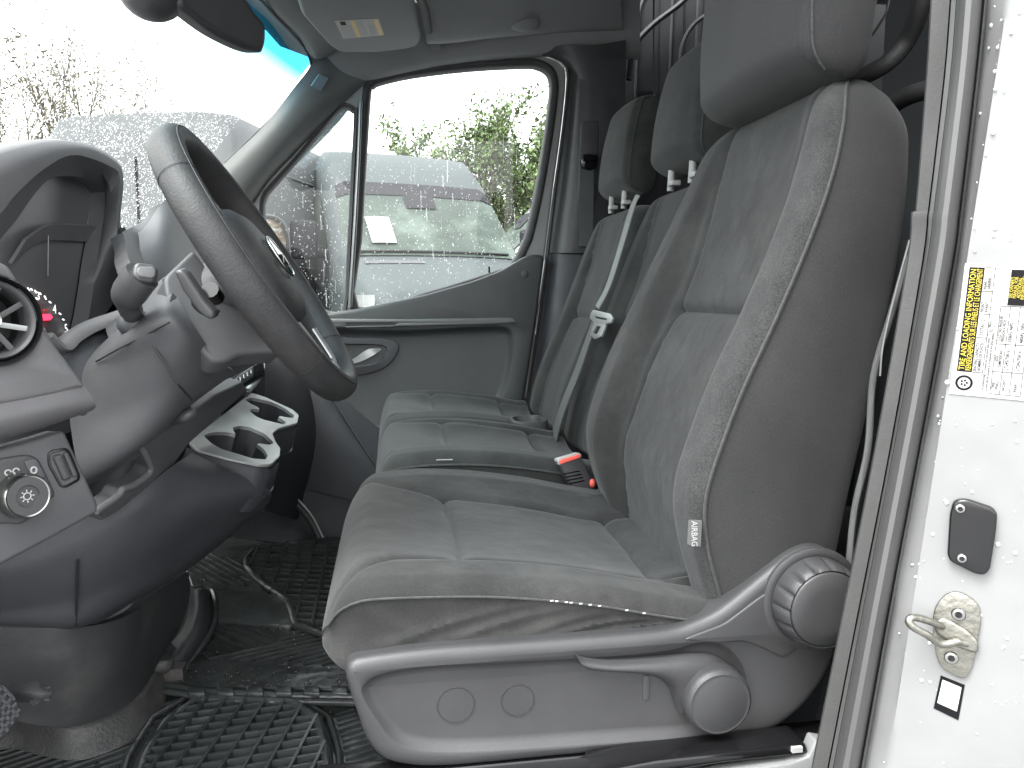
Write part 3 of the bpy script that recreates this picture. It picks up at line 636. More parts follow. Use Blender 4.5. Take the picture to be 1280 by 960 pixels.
# sill rail and loose strap beside the seat
rl = thing('sill_rail', 'black floor rail with white steel end under the driver seat', 'floor rail', W(900, 950, .70))
obj('rail', MB().prism([W(740, 966, .74), W(820, 952, .74), W(1008, 930, .74), W(1012, 943, .74), W(900, 955, .74), W(760, 978, .74)], (0, .04, 0)), M['gloss'], rl, bevel=.003)
obj('rail_slot', MB().box(W(996, 936.5, .738), (.012, .004, .006)), M['white'], rl)
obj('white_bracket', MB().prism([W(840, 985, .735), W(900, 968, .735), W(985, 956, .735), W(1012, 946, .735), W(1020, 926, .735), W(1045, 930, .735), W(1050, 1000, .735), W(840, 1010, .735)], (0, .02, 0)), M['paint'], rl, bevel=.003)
lb = thing('side_strap', 'thin dark strap and cable hanging behind the driver seat', 'strap', W(1090, 500, .80))
obj('strap', MB().tube(cr([W(1135, 320, .80), W(1115, 390, .80), W(1092, 470, .80), W(1085, 560, .79), W(1068, 640, .79), W(1060, 720, .79)], 6), .004, 8), M['beltd'], lb)
obj('cable', MB().tube(cr([W(1137, 300, .79), W(1118, 370, .79), W(1104, 430, .79), W(1100, 470, .79)], 6), .0012, 6), M['silver'], lb)
obj('inner_trim', patch([[W(1085, 300, .90), W(1150, 300, .86)], [W(1072, 560, .90), W(1120, 560, .86)], [W(1040, 800, .90), W(1070, 800, .86)], [W(1000, 980, .90), W(1040, 980, .86)]], 3, 5, .01), M['dashd'], lb)

# ---------------------------------------------------------------- sun visor, shelf, mirror
sv = thing('sun_visor', 'grey folded sun visor with a small printed warning label', 'sun visor', W(450, 30, 2.1))
vp = p3(W(400, 60, 2.18), W(522, 55, 2.30), W(440, 0, 1.80))
vo = rpoly(vp.pts([(352, -60), (378, 20), (412, 58), (424, 66), (470, 66), (505, 62), (522, 58), (527, 48), (520, 10), (505, -60)]), .02, 4)
obj('visor_board', relief(vp, vo, [], .022, .010, 5), M['liner'], sv)
lbx = [(418, 25.5), (473, 22.5), (480.5, 43.5), (429, 48)]
obj('warning_label', relief(vp, vp.pts(lbx), [], .0006, .0001, 1, base=.001), M['white'], sv, smooth=False)
def lab(u0, v0, u1, v1, mat, nm='label_print'):
    A, B, C, D_ = [V(p) for p in vp.pts(lbx)]
    f = lambda u, v: tuple(A.lerp(B, u).lerp(D_.lerp(C, u), v))
    return obj(nm, relief(vp, [f(u0, v0), f(u1, v0), f(u1, v1), f(u0, v1)], [], .0004, .0001, 1, base=.0016), M[mat], sv, smooth=False)
lab(.34, .04, .43, .96, 'orange'); lab(.88, .04, .97, .96, 'orange'); lab(.10, .06, .22, .24, 'ink')
gm = pm('grey_print', (.35, .35, .33), .6)
M['greyp'] = gm
for k in range(9):
    v = .30 + k * .075; lab(.06, v, .30, v + .035, 'greyp')
for k in range(11):
    v = .1 + k * .075; lab(.47, v, .62, v + .035, 'greyp'); 
    if k > 2: lab(.68, v, .84, v + .035, 'greyp')
lab(.70, .08, .82, .22, 'greyp')
obj('visor_clip', MB().tube([W(524, -5, 2.2), W(531, 12, 2.26), W(535, 40, 2.32)], .012, 10), M['pillar'], sv)
osf = thing('overhead_shelf', 'dark grey overhead storage shelf above the far door window', 'shelf', W(620, 20, 2.3))
obj('shelf_face', patch([
    [W(528, -40, 2.1), W(560, -50, 2.12), W(640, -60, 2.15), W(720, -60, 2.2), W(775, -60, 2.25)],
    [W(530, 10, 2.26), W(560, 10, 2.26), W(640, 4, 2.28), W(720, 0, 2.32), W(776, 0, 2.36)],
    [W(532, 44, 2.34), W(560, 46, 2.34), W(620, 40, 2.36), W(700, 32, 2.40), W(778, 32, 2.42)],
    [W(534, 54, 2.37), W(562, 53, 2.38), W(620, 46, 2.40), W(700, 40, 2.43), W(780, 38, 2.44)],
    [W(540, 55, 2.44), W(566, 54, 2.45), W(620, 48, 2.45), W(700, 42, 2.46), W(780, 42, 2.46)]], 6, 6, .02), M['liner'], osf)
obj('recess_lid', MB().ball(W(655, 28, 2.36), .05, 20, 10, (1, .4, .55)), M['liner'], osf)
mi = thing('rear_view_mirror', 'black interior rear view mirror hanging under the sensor housing', 'mirror', W(280, 0, 1.55))
mpl = Plane(W(285, 20, 1.50), (.80, -.58, -.12))
mo = mpl.pts([(226, -8), (250, -30), (300, -12), (318, 12), (332, 30), (334, 48), (331, 62), (326, 66), (305, 60), (270, 42), (240, 20), (226, 8)])
mo = cpoly(mo, 4)
obj('mirror_shell', relief(mpl, mo, [(inset(ccw(mo), .008), [(.0005, -.001), (.001, -.002)], False)], .035, .010, 5), M['plastic_s'], mi)
mi2 = inset(ccw(mo), .008)
obj('mirror_glass', MB().add([mpl.w(a, b, -.002) for a, b in mi2], [tuple(range(len(mi2)))]), pm('mirror_face', (.10, .10, .10), .12, metal=.4, var=.1), mi, smooth=False)
sh_ = thing('sensor_housing', 'black rounded sensor housing at the top of the windshield', 'sensor', W(195, -5, 1.5))
obj('housing', MB().ball(W(190, -14, 1.44), .056, 28, 14, (1.0, 1.0, .92)), M['plastic_s'], sh_)
obj('mirror_arm', MB().tube([W(222, -12, 1.5), W(245, -25, 1.52), W(262, -30, 1.54)], .014, 10), M['plastic_s'], mi)
# ================================================================ SEATS
def segdist(p, a, b):
    ax, ay = a; bx, by = b; dx, dy = bx - ax, by - ay
    l = dx * dx + dy * dy; t = 0 if l == 0 else max(0, min(1, ((p[0] - ax) * dx + (p[1] - ay) * dy) / l))
    return math.hypot(p[0] - ax - t * dx, p[1] - ay - t * dy)
def pad(O, T, N, S, yn, yf, nf, nr, rc=.03, re=.025, e0=.05, e1=.05, pivot=.5, seams=(), region=None, ns=90, nv=84, side_n=14, wrinkle=0, endw=.6, pw=2.0, side_bulge=0, names=('front', 'side', 'rear')):
    """upholstered pad. s runs along T, n along N, y across. Returns {region: MB} and the piping path of the near and far front edges"""
    O, T, N = V(O), V(T).normalized(), V(N).normalized()
    ss = []
    for i in range(ns + 1):
        t = i / ns; ss.append(S * (.5 - .5 * math.cos(math.pi * t)) * .55 + S * t * .45)
    rows, kinds, par = [], None, []
    vs = [math.sin(math.pi / 2 * (2 * j / nv - 1)) * .45 + (2 * j / nv - 1) * .55 for j in range(nv + 1)]
    pn, pf = [], []
    for s in ss:
        e = 1.0
        if e0 and s < e0: e = max(0, 1 - (1 - s / e0) ** pw) ** (1 / pw)
        if e1 and s > S - e1: e = min(e, max(0, 1 - (1 - max(0, S - s) / e1) ** pw) ** (1 / pw))
        a, b = yn(s), yf(s); yc = (a + b) / 2; hw = (b - a) / 2 * (1 - (1 - e) * endw * .35)
        R_ = nr(s); row = []; pr = []
        top = [nf(s, v) for v in vs]; mid = R_ + (sum(top) / len(top) - R_) * pivot
        def put(y, n, kind, v):
            row.append(O + T * s + N * (mid + (n - mid) * e) + V((0, y, 0))); pr.append((kind, v, y))
        rcv = rc / hw
        for v, n in zip(vs, top):
            d = 0; k = abs(v) - (1 - rcv)
            if k > 0: d = rc * (1 - math.sqrt(max(0, 1 - (k / rcv) ** 2)))
            y = yc + v * hw; g = 0
            for pl_, dep, wd in seams:
                dm = min(segdist((s, y), pl_[q], pl_[q + 1]) for q in range(len(pl_) - 1))
                if dm < wd * 3: g += dep * math.exp(-(dm / wd) ** 2) + dep * .9 * math.exp(-(dm / (wd * .28)) ** 2)
            put(y, n - d - g, 'f', v)
        nt_, nb_ = top[-1] - rc, R_ + re
        for q in range(1, side_n):
            t = q / side_n; wob = 0
            if wrinkle: wob = wrinkle(s, t, 1)
            put(yc + hw + math.sin(math.pi * t) * side_bulge + wob - .0035 * math.exp(-(t / .06) ** 2), nt_ + (nb_ - nt_) * t, 'b', t)
        for q in range(0, 5):
            t = math.pi / 2 * q / 4; put(yc + hw - re * (1 - math.cos(t)), nb_ - re * math.sin(t), 'r', 1)
        for q in range(1, 6): put(yc + (hw - re) * (1 - q / 3), R_, 'r', 0)
        for q in range(4, -1, -1):
            t = math.pi / 2 * q / 4; put(yc - hw + re * (1 - math.cos(t)), (top[0] - rc and nb_) - re * math.sin(t), 'r', -1)
        nt0 = top[0] - rc
        for q in range(side_n - 1, 0, -1):
            t = q / side_n; wob = 0
            if wrinkle: wob = wrinkle(s, t, -1)
            put(yc - hw - math.sin(math.pi * t) * side_bulge - wob + .0035 * math.exp(-(t / .06) ** 2), nt0 + (nb_ - nt0) * t, 'n', t)
        rows.append(row); par.append(pr)
        pn.append(row[0].copy()); pf.append(row[nv].copy())
    out = {}; m = len(rows[0])
    for i in range(ns):
        for j in range(m):
            j2 = (j + 1) % m; kd, v, y = par[i][j]; kd2 = par[i][j2][0]
            k = kd if kd == 'f' and kd2 == 'f' else (kd if kd != 'f' else kd2)
            nm = region(ss[i], (par[i][j][2] + par[i][j2][2]) / 2, k) if region else 'all'
            out.setdefault(nm, []).append((rows[i][j], rows[i][j2], rows[i + 1][j2], rows[i + 1][j]))
    for r_, i in ((rows[0], 0), (rows[-1], ns)):
        c = sum(r_, V((0, 0, 0))) / len(r_); nm = region(ss[i], yc, 'e') if region else 'all'
        for j in range(m): out.setdefault(nm, []).append((r_[j], r_[(j + 1) % m], c))
    res = {}
    for nm, qs in out.items():
        mb = MB(); idx = {}
        for q in qs:
            f = []
            for p in q:
                k = (round(p.x, 6), round(p.y, 6), round(p.z, 6))
                if k not in idx: idx[k] = len(mb.v); mb.v.append(p)
                if idx[k] not in f: f.append(idx[k])
            if len(f) > 2: mb.f.append(tuple(f))
        res[nm] = mb
    return res, pn, pf

def fr(O, T, N, pts):      # (x, z) points -> (s, n) table
    O, T, N = V(O), V(T).normalized(), V(N).normalized()
    return sorted([((V((x, 0, z)) - O).dot(T), (V((x, 0, z)) - O).dot(N)) for x, z in pts])

# ---------------------------------------------------------------- driver seat
ds = thing('driver_seat', 'large dark grey fabric driver seat with side levers, nearest the open door', 'car seat', (.2, 1.05, 0))
# cushion
S0 = .50
ztab = smooth_tab([(0, .442), (.03, .452), (.1, .453), (.2, .447), (.3, .432), (.38, .414), (.5, .39)])
def c_n(s, v):
    b = lerp(s, ztab)
    dish = .022 * max(0, 1 - (abs(v) / .78) ** 4) * min(1, max(0, s - .03) / .12)
    crown = -.003 * max(0, abs(v) - .7) / .3
    far = .018 * max(0, v - .35) * min(1, s / .12) - .006 * max(0, -v - .55) 
    roll = .018 * math.exp(-((s - .47) / .05) ** 2) * (1 if abs(v) < .75 else 0)
    front = -.010 * max(0, 1 - s / .06) ** 2
    return b - dish + crown + far + roll + front
sn_l = [(0.0, .815), (.03, .84), (.08, .876), (.16, .887), (.5, .89)]
sf_l = [(0.0, 1.262), (.03, 1.25), (.08, 1.215), (.16, 1.185), (.5, 1.165)]
seams = [(sn_l, .005, .008), (sf_l, .005, .008),
         ([(.158, .887), (.165, 1.0), (.162, 1.10), (.158, 1.185)], .0045, .010),
         ([(.405, .889), (.415, 1.03), (.415, 1.17)], .006, .012)]
def wr(s, t, side):
    if side > 0: return .002 * math.sin(s * 40)
    a = 0
    for s0, sl, amp in ((.27, .16, .004), (.315, .2, .005), (.36, .22, .006), (.40, .24, .005), (.15, .25, .004), (.21, .22, .004), (.08, -.1, .003)):
        d = (s - s0 + (t - .4) * sl); a += amp * math.exp(-(d / .014) ** 2) * math.sin(math.pi * min(1, t * 1.1))
    return a - .006 * math.sin(math.pi * t)
def c_reg(s, y, k):
    if k == 'f':
        a, b = lerp(s, sn_l), lerp(s, sf_l)
        if a < y < b:
            return 'front_panel' if s < .161 else ('centre_panel' if s < .411 else 'tail_panel')
        return 'bolster'
    return 'side_panel' if k == 'n' else 'far_side' if k == 'b' else 'bolster'
res, pn, pf = pad((-.085, 0, 0), (1, 0, 0), (0, 0, 1), S0, lambda s: .80 + .012 * max(0, 1 - s / .05) ** 2, lambda s: 1.30 - .05 * max(0, 1 - s / .07) ** 2, c_n, lambda s: .335, rc=.018, re=.02, e0=.055, e1=.03, pivot=.35, seams=seams, region=c_reg, wrinkle=wr, ns=120, nv=110, side_n=16, endw=.5)
cu = obj('cushion', res['bolster'], M['fabric'], ds)
for k in ('front_panel', 'centre_panel', 'tail_panel'): obj(k, res[k], M['fabric_in'], cu, recalc=True)
obj('side_panel', res['side_panel'], M['fabric'], cu); obj('side_panel', res['far_side'], M['fabric'], cu)
pp = [p + V((0, -.0015, 0)) for p in pn[4:-8]]
obj('piping', MB().tube(pp[::2], .0014, 6), M['thread'], cu)
st = MB()
random.seed(3)
acc = 0
for i in range(len(pp) - 1):
    x = pp[i].x
    if .135 < x < .275:
        if random.random() < (.6 if .15 < x < .235 else .2):
            st.box((pp[i] + pp[i + 1]) / 2 + V((0, -.0022, .0008)), ((pp[i + 1] - pp[i]).length * .62, (.0012), .0012))
obj('worn_stitches', st, M['stitch'], cu, smooth=False, kind='stuff', label='frayed white stitches on the cushion edge')

# backrest
BO, BT = (.355, 0, .36), (.257, 0, .966); BN = (-.966, 0, .257)
bol = smooth_tab(fr(BO, BT, BN, [(.372, .34), (.352, .40), (.330, .47), (.325, .53), (.345, .60), (.368, .66), (.398, .724), (.436, .811), (.470, .898), (.490, .96), (.500, 1.01)]))
rear = smooth_tab(fr(BO, BT, BN, [(.50, .34), (.52, .50), (.553, .68), (.579, .84), (.590, .90), (.600, .96), (.605, 1.0)]))
SB = .685
def b_n(s, v):
    b = lerp(s, bol); rec = lerp(s, [(0, .012), (.1, .032), (.3, .036), (.45, .026), (.56, .012), (.7, .004)])
    a = abs(v); q = max(0, min(1, (a - (.60 if v < 0 else .46)) / .22)); q = q * q * (3 - 2 * q)
    n = b - rec * (1 - q)
    if a > .72: n -= lerp(s, [(0, .008), (.6, .006)]) * ((a - .72) / .28) ** 1.5
    n += .006 * math.exp(-((s - .30) / .06) ** 2) * (1 - q)
    return n
def yN(s): return lerp(s, smooth_tab([(0, .815), (.08, .805), (.3, .80), (.5, .805), (.6, .825), (.66, .85), (.7, .87)]))
def yF(s): return lerp(s, smooth_tab([(0, 1.27), (.08, 1.295), (.25, 1.30), (.4, 1.295), (.5, 1.275), (.6, 1.235), (.66, 1.20), (.7, 1.17)]))
bn_l = [(0, .875), (.2, .885), (.34, .888), (.5, .885), (.62, .885), (.7, .885)]
bf_l = [(0, 1.17), (.2, 1.15), (.34, 1.135), (.5, 1.125), (.62, 1.125), (.7, 1.12)]
bseams = [(bn_l, .003, .007), (bf_l, .003, .007), ([(.375, .89), (.378, 1.03), (.375, 1.14)], .007, .011)]
def b_reg(s, y, k):
    if k == 'f':
        a, b = lerp(s, bn_l), lerp(s, bf_l)
        if a < y < b and s < SB - .035: return 'lower_panel' if s < .3765 else 'upper_panel'
        if y <= a and s < SB - .03: return 'bolster_strip'
        return 'bolster'
    return 'side_panel' if k in 'nr' or k == 'r' else 'bolster'
res, pn, pf = pad(BO, BT, BN, SB, yN, yF, b_n, lambda s: lerp(s, rear) - .012, rc=.014, re=.035, e0=.03, e1=.075, pivot=.35, seams=bseams, region=b_reg, ns=130, nv=110, side_n=14, side_bulge=.006, endw=.9, pw=2.2)
br = obj('backrest', res['bolster'], M['fabric'], ds)
obj('upper_panel', res['upper_panel'], M['fabric_in'], br); obj('lower_panel', res['lower_panel'], M['fabric_in'], br)
obj('bolster_strip', res['bolster_strip'], M['heather'], br, label='worn heather grey strip beside the side panel')
obj('side_panel', res['side_panel'], M['hrest'], br)
obj('piping', MB().tube([p + V((-.001, -.001, 0)) for p in pn[3:-4:2]], .0022, 6), M['thread'], br)
# AIRBAG tag on the seam of the side
tpl = Plane(W(868, 668, .796), (-.15, -1, 0))
tg = MB(); tgp = tpl.pts([(861, 650), (878, 651), (876, 684), (859, 681)])
tag_o = obj('airbag_tag', relief(Plane(tpl.o, tpl.n), rpoly(tgp, .002), (), .002, .0005), M['beltd'], ds, label='small woven tag reading AIRBAG')
a0 = tpl.px(867.5, 667); text('AIRBAG', tpl, a0[0], a0[1], .0098, M['white'], tag_o, ang=-math.pi / 2 + .03, n=.0008, squash=.86)

# headrest of the driver seat
def headrest(parent, cx, zb, yn, yf, h, th, lean=.2, mat='hrest', rc=.03, name='headrest'):
    T = V((lean, 0, 1)).normalized(); N = V((-1, 0, lean)).normalized()
    def nf(s, v): return .012 + .010 * math.sin(math.pi * min(1, s / h)) - .012 * abs(v) ** 2.5
    def reg(s, y, k): return 'side_panel' if k == 'n' else 'far_side' if k == 'b' else 'all'
    r, pn, pf = pad((cx, 0, zb), T, N, h, lambda s: yn + .012 * (s / h) ** 2, lambda s: yf - .012 * (s / h) ** 2, nf, lambda s: -th + .02 * abs(s / h - .5), rc=rc, re=.02, e0=.038, e1=.035, pivot=.3, region=reg, ns=50, nv=44, side_n=10, endw=.35, pw=2.3, side_bulge=.004)
    o = obj(name, r['all'], M[mat], parent); obj('side_panel', r['side_panel'], M[mat], o); obj('side_panel', r['far_side'], M[mat], o)
    obj('piping', MB().tube([p + V((0, -.001, 0)) for p in pn[2:-2:2]], .0016, 6), M['thread'], o)
    return o, T
hr, T_ = headrest(ds, .466, 1.004, .845, 1.145, .27, .095, lean=.05, rc=.010)
for y in (.93, 1.07): obj('headrest_post', MB().tube([V((.55, y, .96)), V((.53, y, 1.06))], .006, 10), M['chrome'], hr)

# side cover, near side (recliner shell)
sp = Plane((0, .782, 0), (0, -1, 0))
out_px = [(431, 842), (440, 829), (470, 822), (540, 813), (640, 806), (760, 797), (838, 789), (872, 779), (902, 764), (935, 738), (968, 711), (993, 693), (1018, 685), (1040, 690), (1056, 706), (1063, 735), (1060, 775), (1048, 820), (1026, 862), (996, 896), (955, 921), (900, 932), (800, 940), (690, 950), (560, 962), (505, 960), (476, 950), (458, 928), (445, 893), (436, 866)]
rec_px = [(452, 868), (458, 852), (478, 842), (530, 833), (640, 827), (760, 820), (838, 812), (872, 803), (905, 806), (928, 830), (934, 862), (926, 892), (905, 912), (868, 922), (780, 928), (640, 938), (560, 941), (515, 937), (490, 925), (470, 900)]
out2 = cpoly(sp.pts(out_px), 4); rec2 = cpoly(sp.pts(rec_px), 4)
rim = [(.001, -.001), (.005, -.006), (.009, -.0085), (.013, -.0095)]
side = obj('side_cover', relief(sp, out2, [(rec2, rim, True)], .05, .012, 5), M['seatpl'], ds, angle=50)
for c in ((571, 887), (649, 881)):
    cc = sp.px(*c); rr = .0205 if c[0] < 600 else .0185
    pth = [sp.w(a, b, -.0092) for a, b in circ(cc, rr, 40)]
    obj('blank_cap', MB().add([sp.w(a, b, -.0088) for a, b in circ(cc, rr - .0012, 40)], [tuple(range(40))]).tube(pth, .0006, 5, closed=True), M['seatpl'], side)
cc = sp.px(811, 865); obj('cover_slot', relief(sp, rpoly([(cc[0] - .004, cc[1] - .015), (cc[0] + .004, cc[1] - .015), (cc[0] + .004, cc[1] + .015), (cc[0] - .004, cc[1] + .015)], .004), [], .002, .0005, 2, base=-.0082), M['plastic_s'], side)
# raised shell panel between the two pivots (its seams)
tri_px = [(852, 799), (905, 779), (950, 745), (990, 722), (1003, 737), (1010, 765), (1011, 797), (992, 812), (978, 822), (955, 810), (930, 800), (895, 803)]
obj('shell_insert', relief(sp, rpoly(sp.pts(tri_px), .008), [], .003, .0018, 3, base=.0022), M['seatpl'], side)
rc_px = [(985, 700), (1012, 690), (1040, 697), (1055, 722), (1057, 760), (1045, 805), (1015, 812), (1012, 770), (1003, 737)]
# lever with its round pivot cap
kp = sp.px(890, 867); lv = MB()
capm = MB().lathe(sp.w(kp[0], kp[1], .002), sp.n, [(.0385, 0), (.0385, .014), (.037, .019), (.034, .0215), (.0325, .021), (.030, .0222), (.001, .0235)], 48)
lever = obj('recline_lever', capm, M['seatpl'], ds, label='round pivot cap with long height lever')
arm_t = [(717, 815), (728, 820), (760, 825), (800, 824), (838, 821), (868, 819), (895, 822), (920, 838)]
arm_b = [(733, 835), (745, 838), (770, 839), (800, 842), (822, 849), (838, 862), (845, 880), (850, 895)]
g0, g1 = cr([V((*sp.px(*p), 0)) for p in arm_t], 5), cr([V((*sp.px(*p), 0)) for p in arm_b], 5)
lm = MB(); rows = []
for a, b in zip(g0, g1):
    r_ = []
    for q in range(9):
        t = q / 8; p = a.lerp(b, t); r_.append(sp.w(p.x, p.y, max(.010, .016 + .006 * math.sin(math.pi * t)) - .012 - .01 * (1 - min(1, 6 * min(t, 1 - t)) ** .5)))
    for q in range(5): t = 1 - q / 4; p = a.lerp(b, t); r_.append(sp.w(p.x, p.y, -.006))
    rows.append(r_)
lm.grid(rows, True, True, True)
obj('lever_handle', lm, M['seatpl'], lever, angle=60)
# recliner knob: fluted dial
kp = sp.px(1015, 748); kn = MB(); prof = [(.045, -.004), (.045, .006), (.043, .014), (.0405, .018)]; rows = []
kax = sp.n
NB = 120
for r_, h in [(.0455, -.004), (.0455, .004), (.0450, .010), (.0435, .0165), (.041, .0205), (.0395, .0215), (.0385, .0205), (.0382, .0180), (.0380, .0210), (.036, .0225), (.02, .0235), (.0005, .0237)]:
    row = []
    for q in range(NB):
        a = 2 * math.pi * q / NB; fl = 0
        if h < .0209 and r_ > .0400:
            ph = (a * 15 / (2 * math.pi)) % 1; fl = .0032 * math.exp(-((ph - .5) / .11) ** 2) * (1 if h > .005 else .0)
        rr = (r_ - fl) * 1.12
        row.append(sp.w(kp[0] + rr * math.cos(a), kp[1] + rr * math.sin(a), h * 1.5))
    rows.append(row)
kn.grid(rows, True, True, True)
obj('recliner_knob', kn, M['seatpl'], ds, angle=40)
collar = MB().lathe(sp.w(kp[0], kp[1], -.002), sp.n, [(.060, 0), (.0595, .004), (.056, .0065), (.0515, .006), (.051, .001)], 60)
obj('knob_collar', collar, M['seatpl'], side)
# far side cover, seat box and rails
fp = Plane((0, 1.315, 0), (0, 1, 0))
obj('side_cover', MB().prism([V((p.x, 1.315, p.z)) for p in [sp.w(a, b) for a, b in out2[::4]]], (0, -.03, 0)), M['seatpl'], ds, bevel=.006)
obj('seat_box', MB().box((.19, 1.05, .18), (.36, .44, .29)), M['dashd'], ds, bevel=.01)
for y in (.80, 1.27):
    obj('seat_rail', MB().box((.22, y, .225), (.62, .03, .028)), M['gloss'], ds, bevel=.003)

# ---------------------------------------------------------------- two seat passenger bench
bs = thing('passenger_bench', 'dark grey two seat bench with two headrests beside the far door', 'car seat', (.2, 1.87, 0))
def bench_cushion(y0, y1, near_ridge):
    zt = smooth_tab([(0, .425), (.03, .452), (.1, .462), (.2, .460), (.3, .448), (.42, .425)])
    def nf(s, v):
        b = lerp(s, zt); dish = .026 * max(0, 1 - (abs(v) / .72) ** 4) * min(1, max(0, s - .03) / .1)
        return b - dish - .012 * max(0, abs(v) - .8) / .2 + (.014 * max(0, -v - .6) / .4 if near_ridge else .0) + (.02 * max(0, v - .5) if not near_ridge else 0)
    a_l = [(0, y0 + .03), (.03, y0 + .05), (.08, y0 + .075), (.5, y0 + .085)]
    b_l = [(0, y1 - .03), (.03, y1 - .045), (.08, y1 - .065), (.5, y1 - .075)]
    sm = [(a_l, .005, .008), (b_l, .005, .008), ([(.155, y0 + .08), (.155, y1 - .07)], .006, .009), ([(.36, y0 + .08), (.36, y1 - .07)], .006, .01)]
    def reg(s, y, k):
        if k == 'f' and lerp(s, a_l) < y < lerp(s, b_l): return 'front_panel' if s < .155 else 'centre_panel' if s < .36 else 'tail_panel'
        return 'side_panel' if k == 'n' else 'far_side' if k == 'b' else 'bolster'
    r, pn, pf = pad((-.045, 0, 0), (1, 0, 0), (0, 0, 1), .46, lambda s: y0, lambda s: y1, nf, lambda s: .30, rc=.022, re=.015, e0=.04, e1=.02, pivot=.25, seams=sm, region=reg, ns=80, nv=70, endw=.3, side_n=8)
    o = obj('cushion', r['bolster'], M['fabric_b'], bs)
    for k in ('front_panel', 'centre_panel', 'tail_panel'): obj(k, r[k], M['fabric_b'], o)
    obj('side_panel', r['side_panel'], M['fabric_b'], o); obj('side_panel', r['far_side'], M['fabric_b'], o)
    obj('piping', MB().tube([p + V((0, -.001, 0)) for p in pn[3:-3:2]], .0024, 6), M['thread'], o)
    return o, pn
c1, pn1 = bench_cushion(1.385, 1.855, True)
c2, pn2 = bench_cushion(1.87, 2.36, False)
st = MB()
for i in range(len(pn1) - 1):
    if .07 < pn1[i].x < .10: st.box((pn1[i] + pn1[i + 1]) / 2 + V((0, -.001, .010)), (.009, .0016, .0016))
obj('worn_stitches', st, M['stitch'], c1, smooth=False, kind='stuff')
tr = Plane((.33, 1.865, .447), (-.03, 0, 1), up=V((0, 1, 0)))
obj('storage_tray', relief(tr, rpoly([(-.045, -.055), (.045, -.055), (.045, .055), (-.045, .055)], .03, 6), [(rpoly([(-.036, -.046), (.036, -.046), (.036, .046), (-.036, .046)], .025, 6), [(.002, -.004), (.004, -.03)], True)], .03, .004), M['plastic_s'], bs)
def bench_back(y0, y1):
    O, T, N = (.43, 0, .38), (.30, 0, .954), (-.954, 0, .30)
    bl = smooth_tab(fr(O, T, N, [(.405, .36), (.412, .42), (.43, .50), (.468, .60), (.51, .70), (.548, .80), (.585, .90), (.615, .975), (.625, 1.0)]))
    def nf(s, v):
        b = lerp(s, bl); q = max(0, min(1, (abs(v) - .42) / .22)); q = q * q * (3 - 2 * q)
        return b - .022 * (1 - q) * min(1, (.66 - s) / .2) - .02 * max(0, abs(v) - .8) / .2
    yc = (y0 + y1) / 2
    a_l = [(0, y0 + .11), (.35, y0 + .12), (.66, y0 + .105)]; b_l = [(0, y1 - .11), (.35, y1 - .12), (.66, y1 - .105)]
    sm = [(a_l, .004, .008), (b_l, .004, .008), ([(.33, y0 + .12), (.33, y1 - .12)], .009, .011)]
    def reg(s, y, k):
        if k == 'f' and lerp(s, a_l) < y < lerp(s, b_l) and s < .60: return 'lower_panel' if s < .33 else 'upper_panel'
        return 'bolster'
    r, pn, pf = pad(O, T, N, .655, lambda s: y0 + .05 * max(0, (s - .45) / .2) ** 2, lambda s: y1 - .05 * max(0, (s - .45) / .2) ** 2, nf, lambda s: -.10, rc=.03, re=.03, e0=.03, e1=.05, pivot=.4, seams=sm, region=reg, ns=80, nv=70, endw=.9, side_n=8)
    o = obj('backrest', r['bolster'], M['fabric_b'], bs)
    for k in ('lower_panel', 'upper_panel'): obj(k, r[k], M['fabric_b'], o)
    obj('piping', MB().tube([p + V((-.001, -.001, 0)) for p in pn[3:-3:2]], .002, 6), M['thread'], o)
    return o
bench_back(1.41, 1.865); bench_back(1.885, 2.35)
for ya, yb, zb, cx in ((1.50, 1.77, 1.03, .598), (1.985, 2.245, 1.03, .602)):
    h_, T2 = headrest(bs, cx, zb, ya, yb, .255, .10, lean=.17, mat='fabric_b', rc=.014)
    for y in ((ya + yb) / 2 - .062, (ya + yb) / 2 + .062):
        obj('headrest_post', MB().tube([V((.625, y, .985)), V((.628, y, 1.045))], .008, 10), M['white'], h_)
        obj('post_guide', MB().box((.622, y - .03, .998), (.022, .03, .012)), M['white'], h_, bevel=.003)
obj('bench_base', MB().box((.20, 1.87, .17), (.36, .94, .30)), M['dashd'], bs, bevel=.01)
obj('seat_back_shell', MB().prism([V((.48, 1.42, .34)), V((.56, 1.42, .34)), V((.72, 1.42, .96)), V((.66, 1.42, .98))], (0, .91, 0)), M['dashd'], bs, bevel=.01)

# middle seat belt lying over the bench back, with its tongue; buckle between the seats
bp_ = p3(V((.405, 1.4, .42)), V((.600, 1.4, .985)), V((.600, 2.2, .985)))
def onb(px, py, n=.012):
    a, b = bp_.px(px, py); return bp_.w(a, b, n)
def ribbon(pts, wd, th=.0022, n=6, wdir=None):
    P = cr(pts, n); rows = []
    for i, p in enumerate(P):
        t = (P[min(i + 1, len(P) - 1)] - P[max(i - 1, 0)]).normalized(); wv = (V((0, 1, 0)) if wdir is None else wdir); wv = (wv - t * wv.dot(t)).normalized(); nn = t.cross(wv)
        k = wd[0] + (wd[1] - wd[0]) * i / (len(P) - 1) if isinstance(wd, tuple) else wd
        rows.append([p - wv * k / 2 - nn * th / 2, p + wv * k / 2 - nn * th / 2, p + wv * k / 2 + nn * th / 2, p - wv * k / 2 + nn * th / 2])
    return MB().grid(rows, True, True, True)
bt = thing('seat_belt', 'pale grey seat belt with metal tongue across the middle seat back', 'seat belt', onb(748, 400))
obj('webbing', ribbon([onb(803, 246), onb(797, 262, .014), onb(784, 310, .016), onb(768, 360, .016), onb(757, 388, .022)], .040), M['belt'], bt, angle=30)
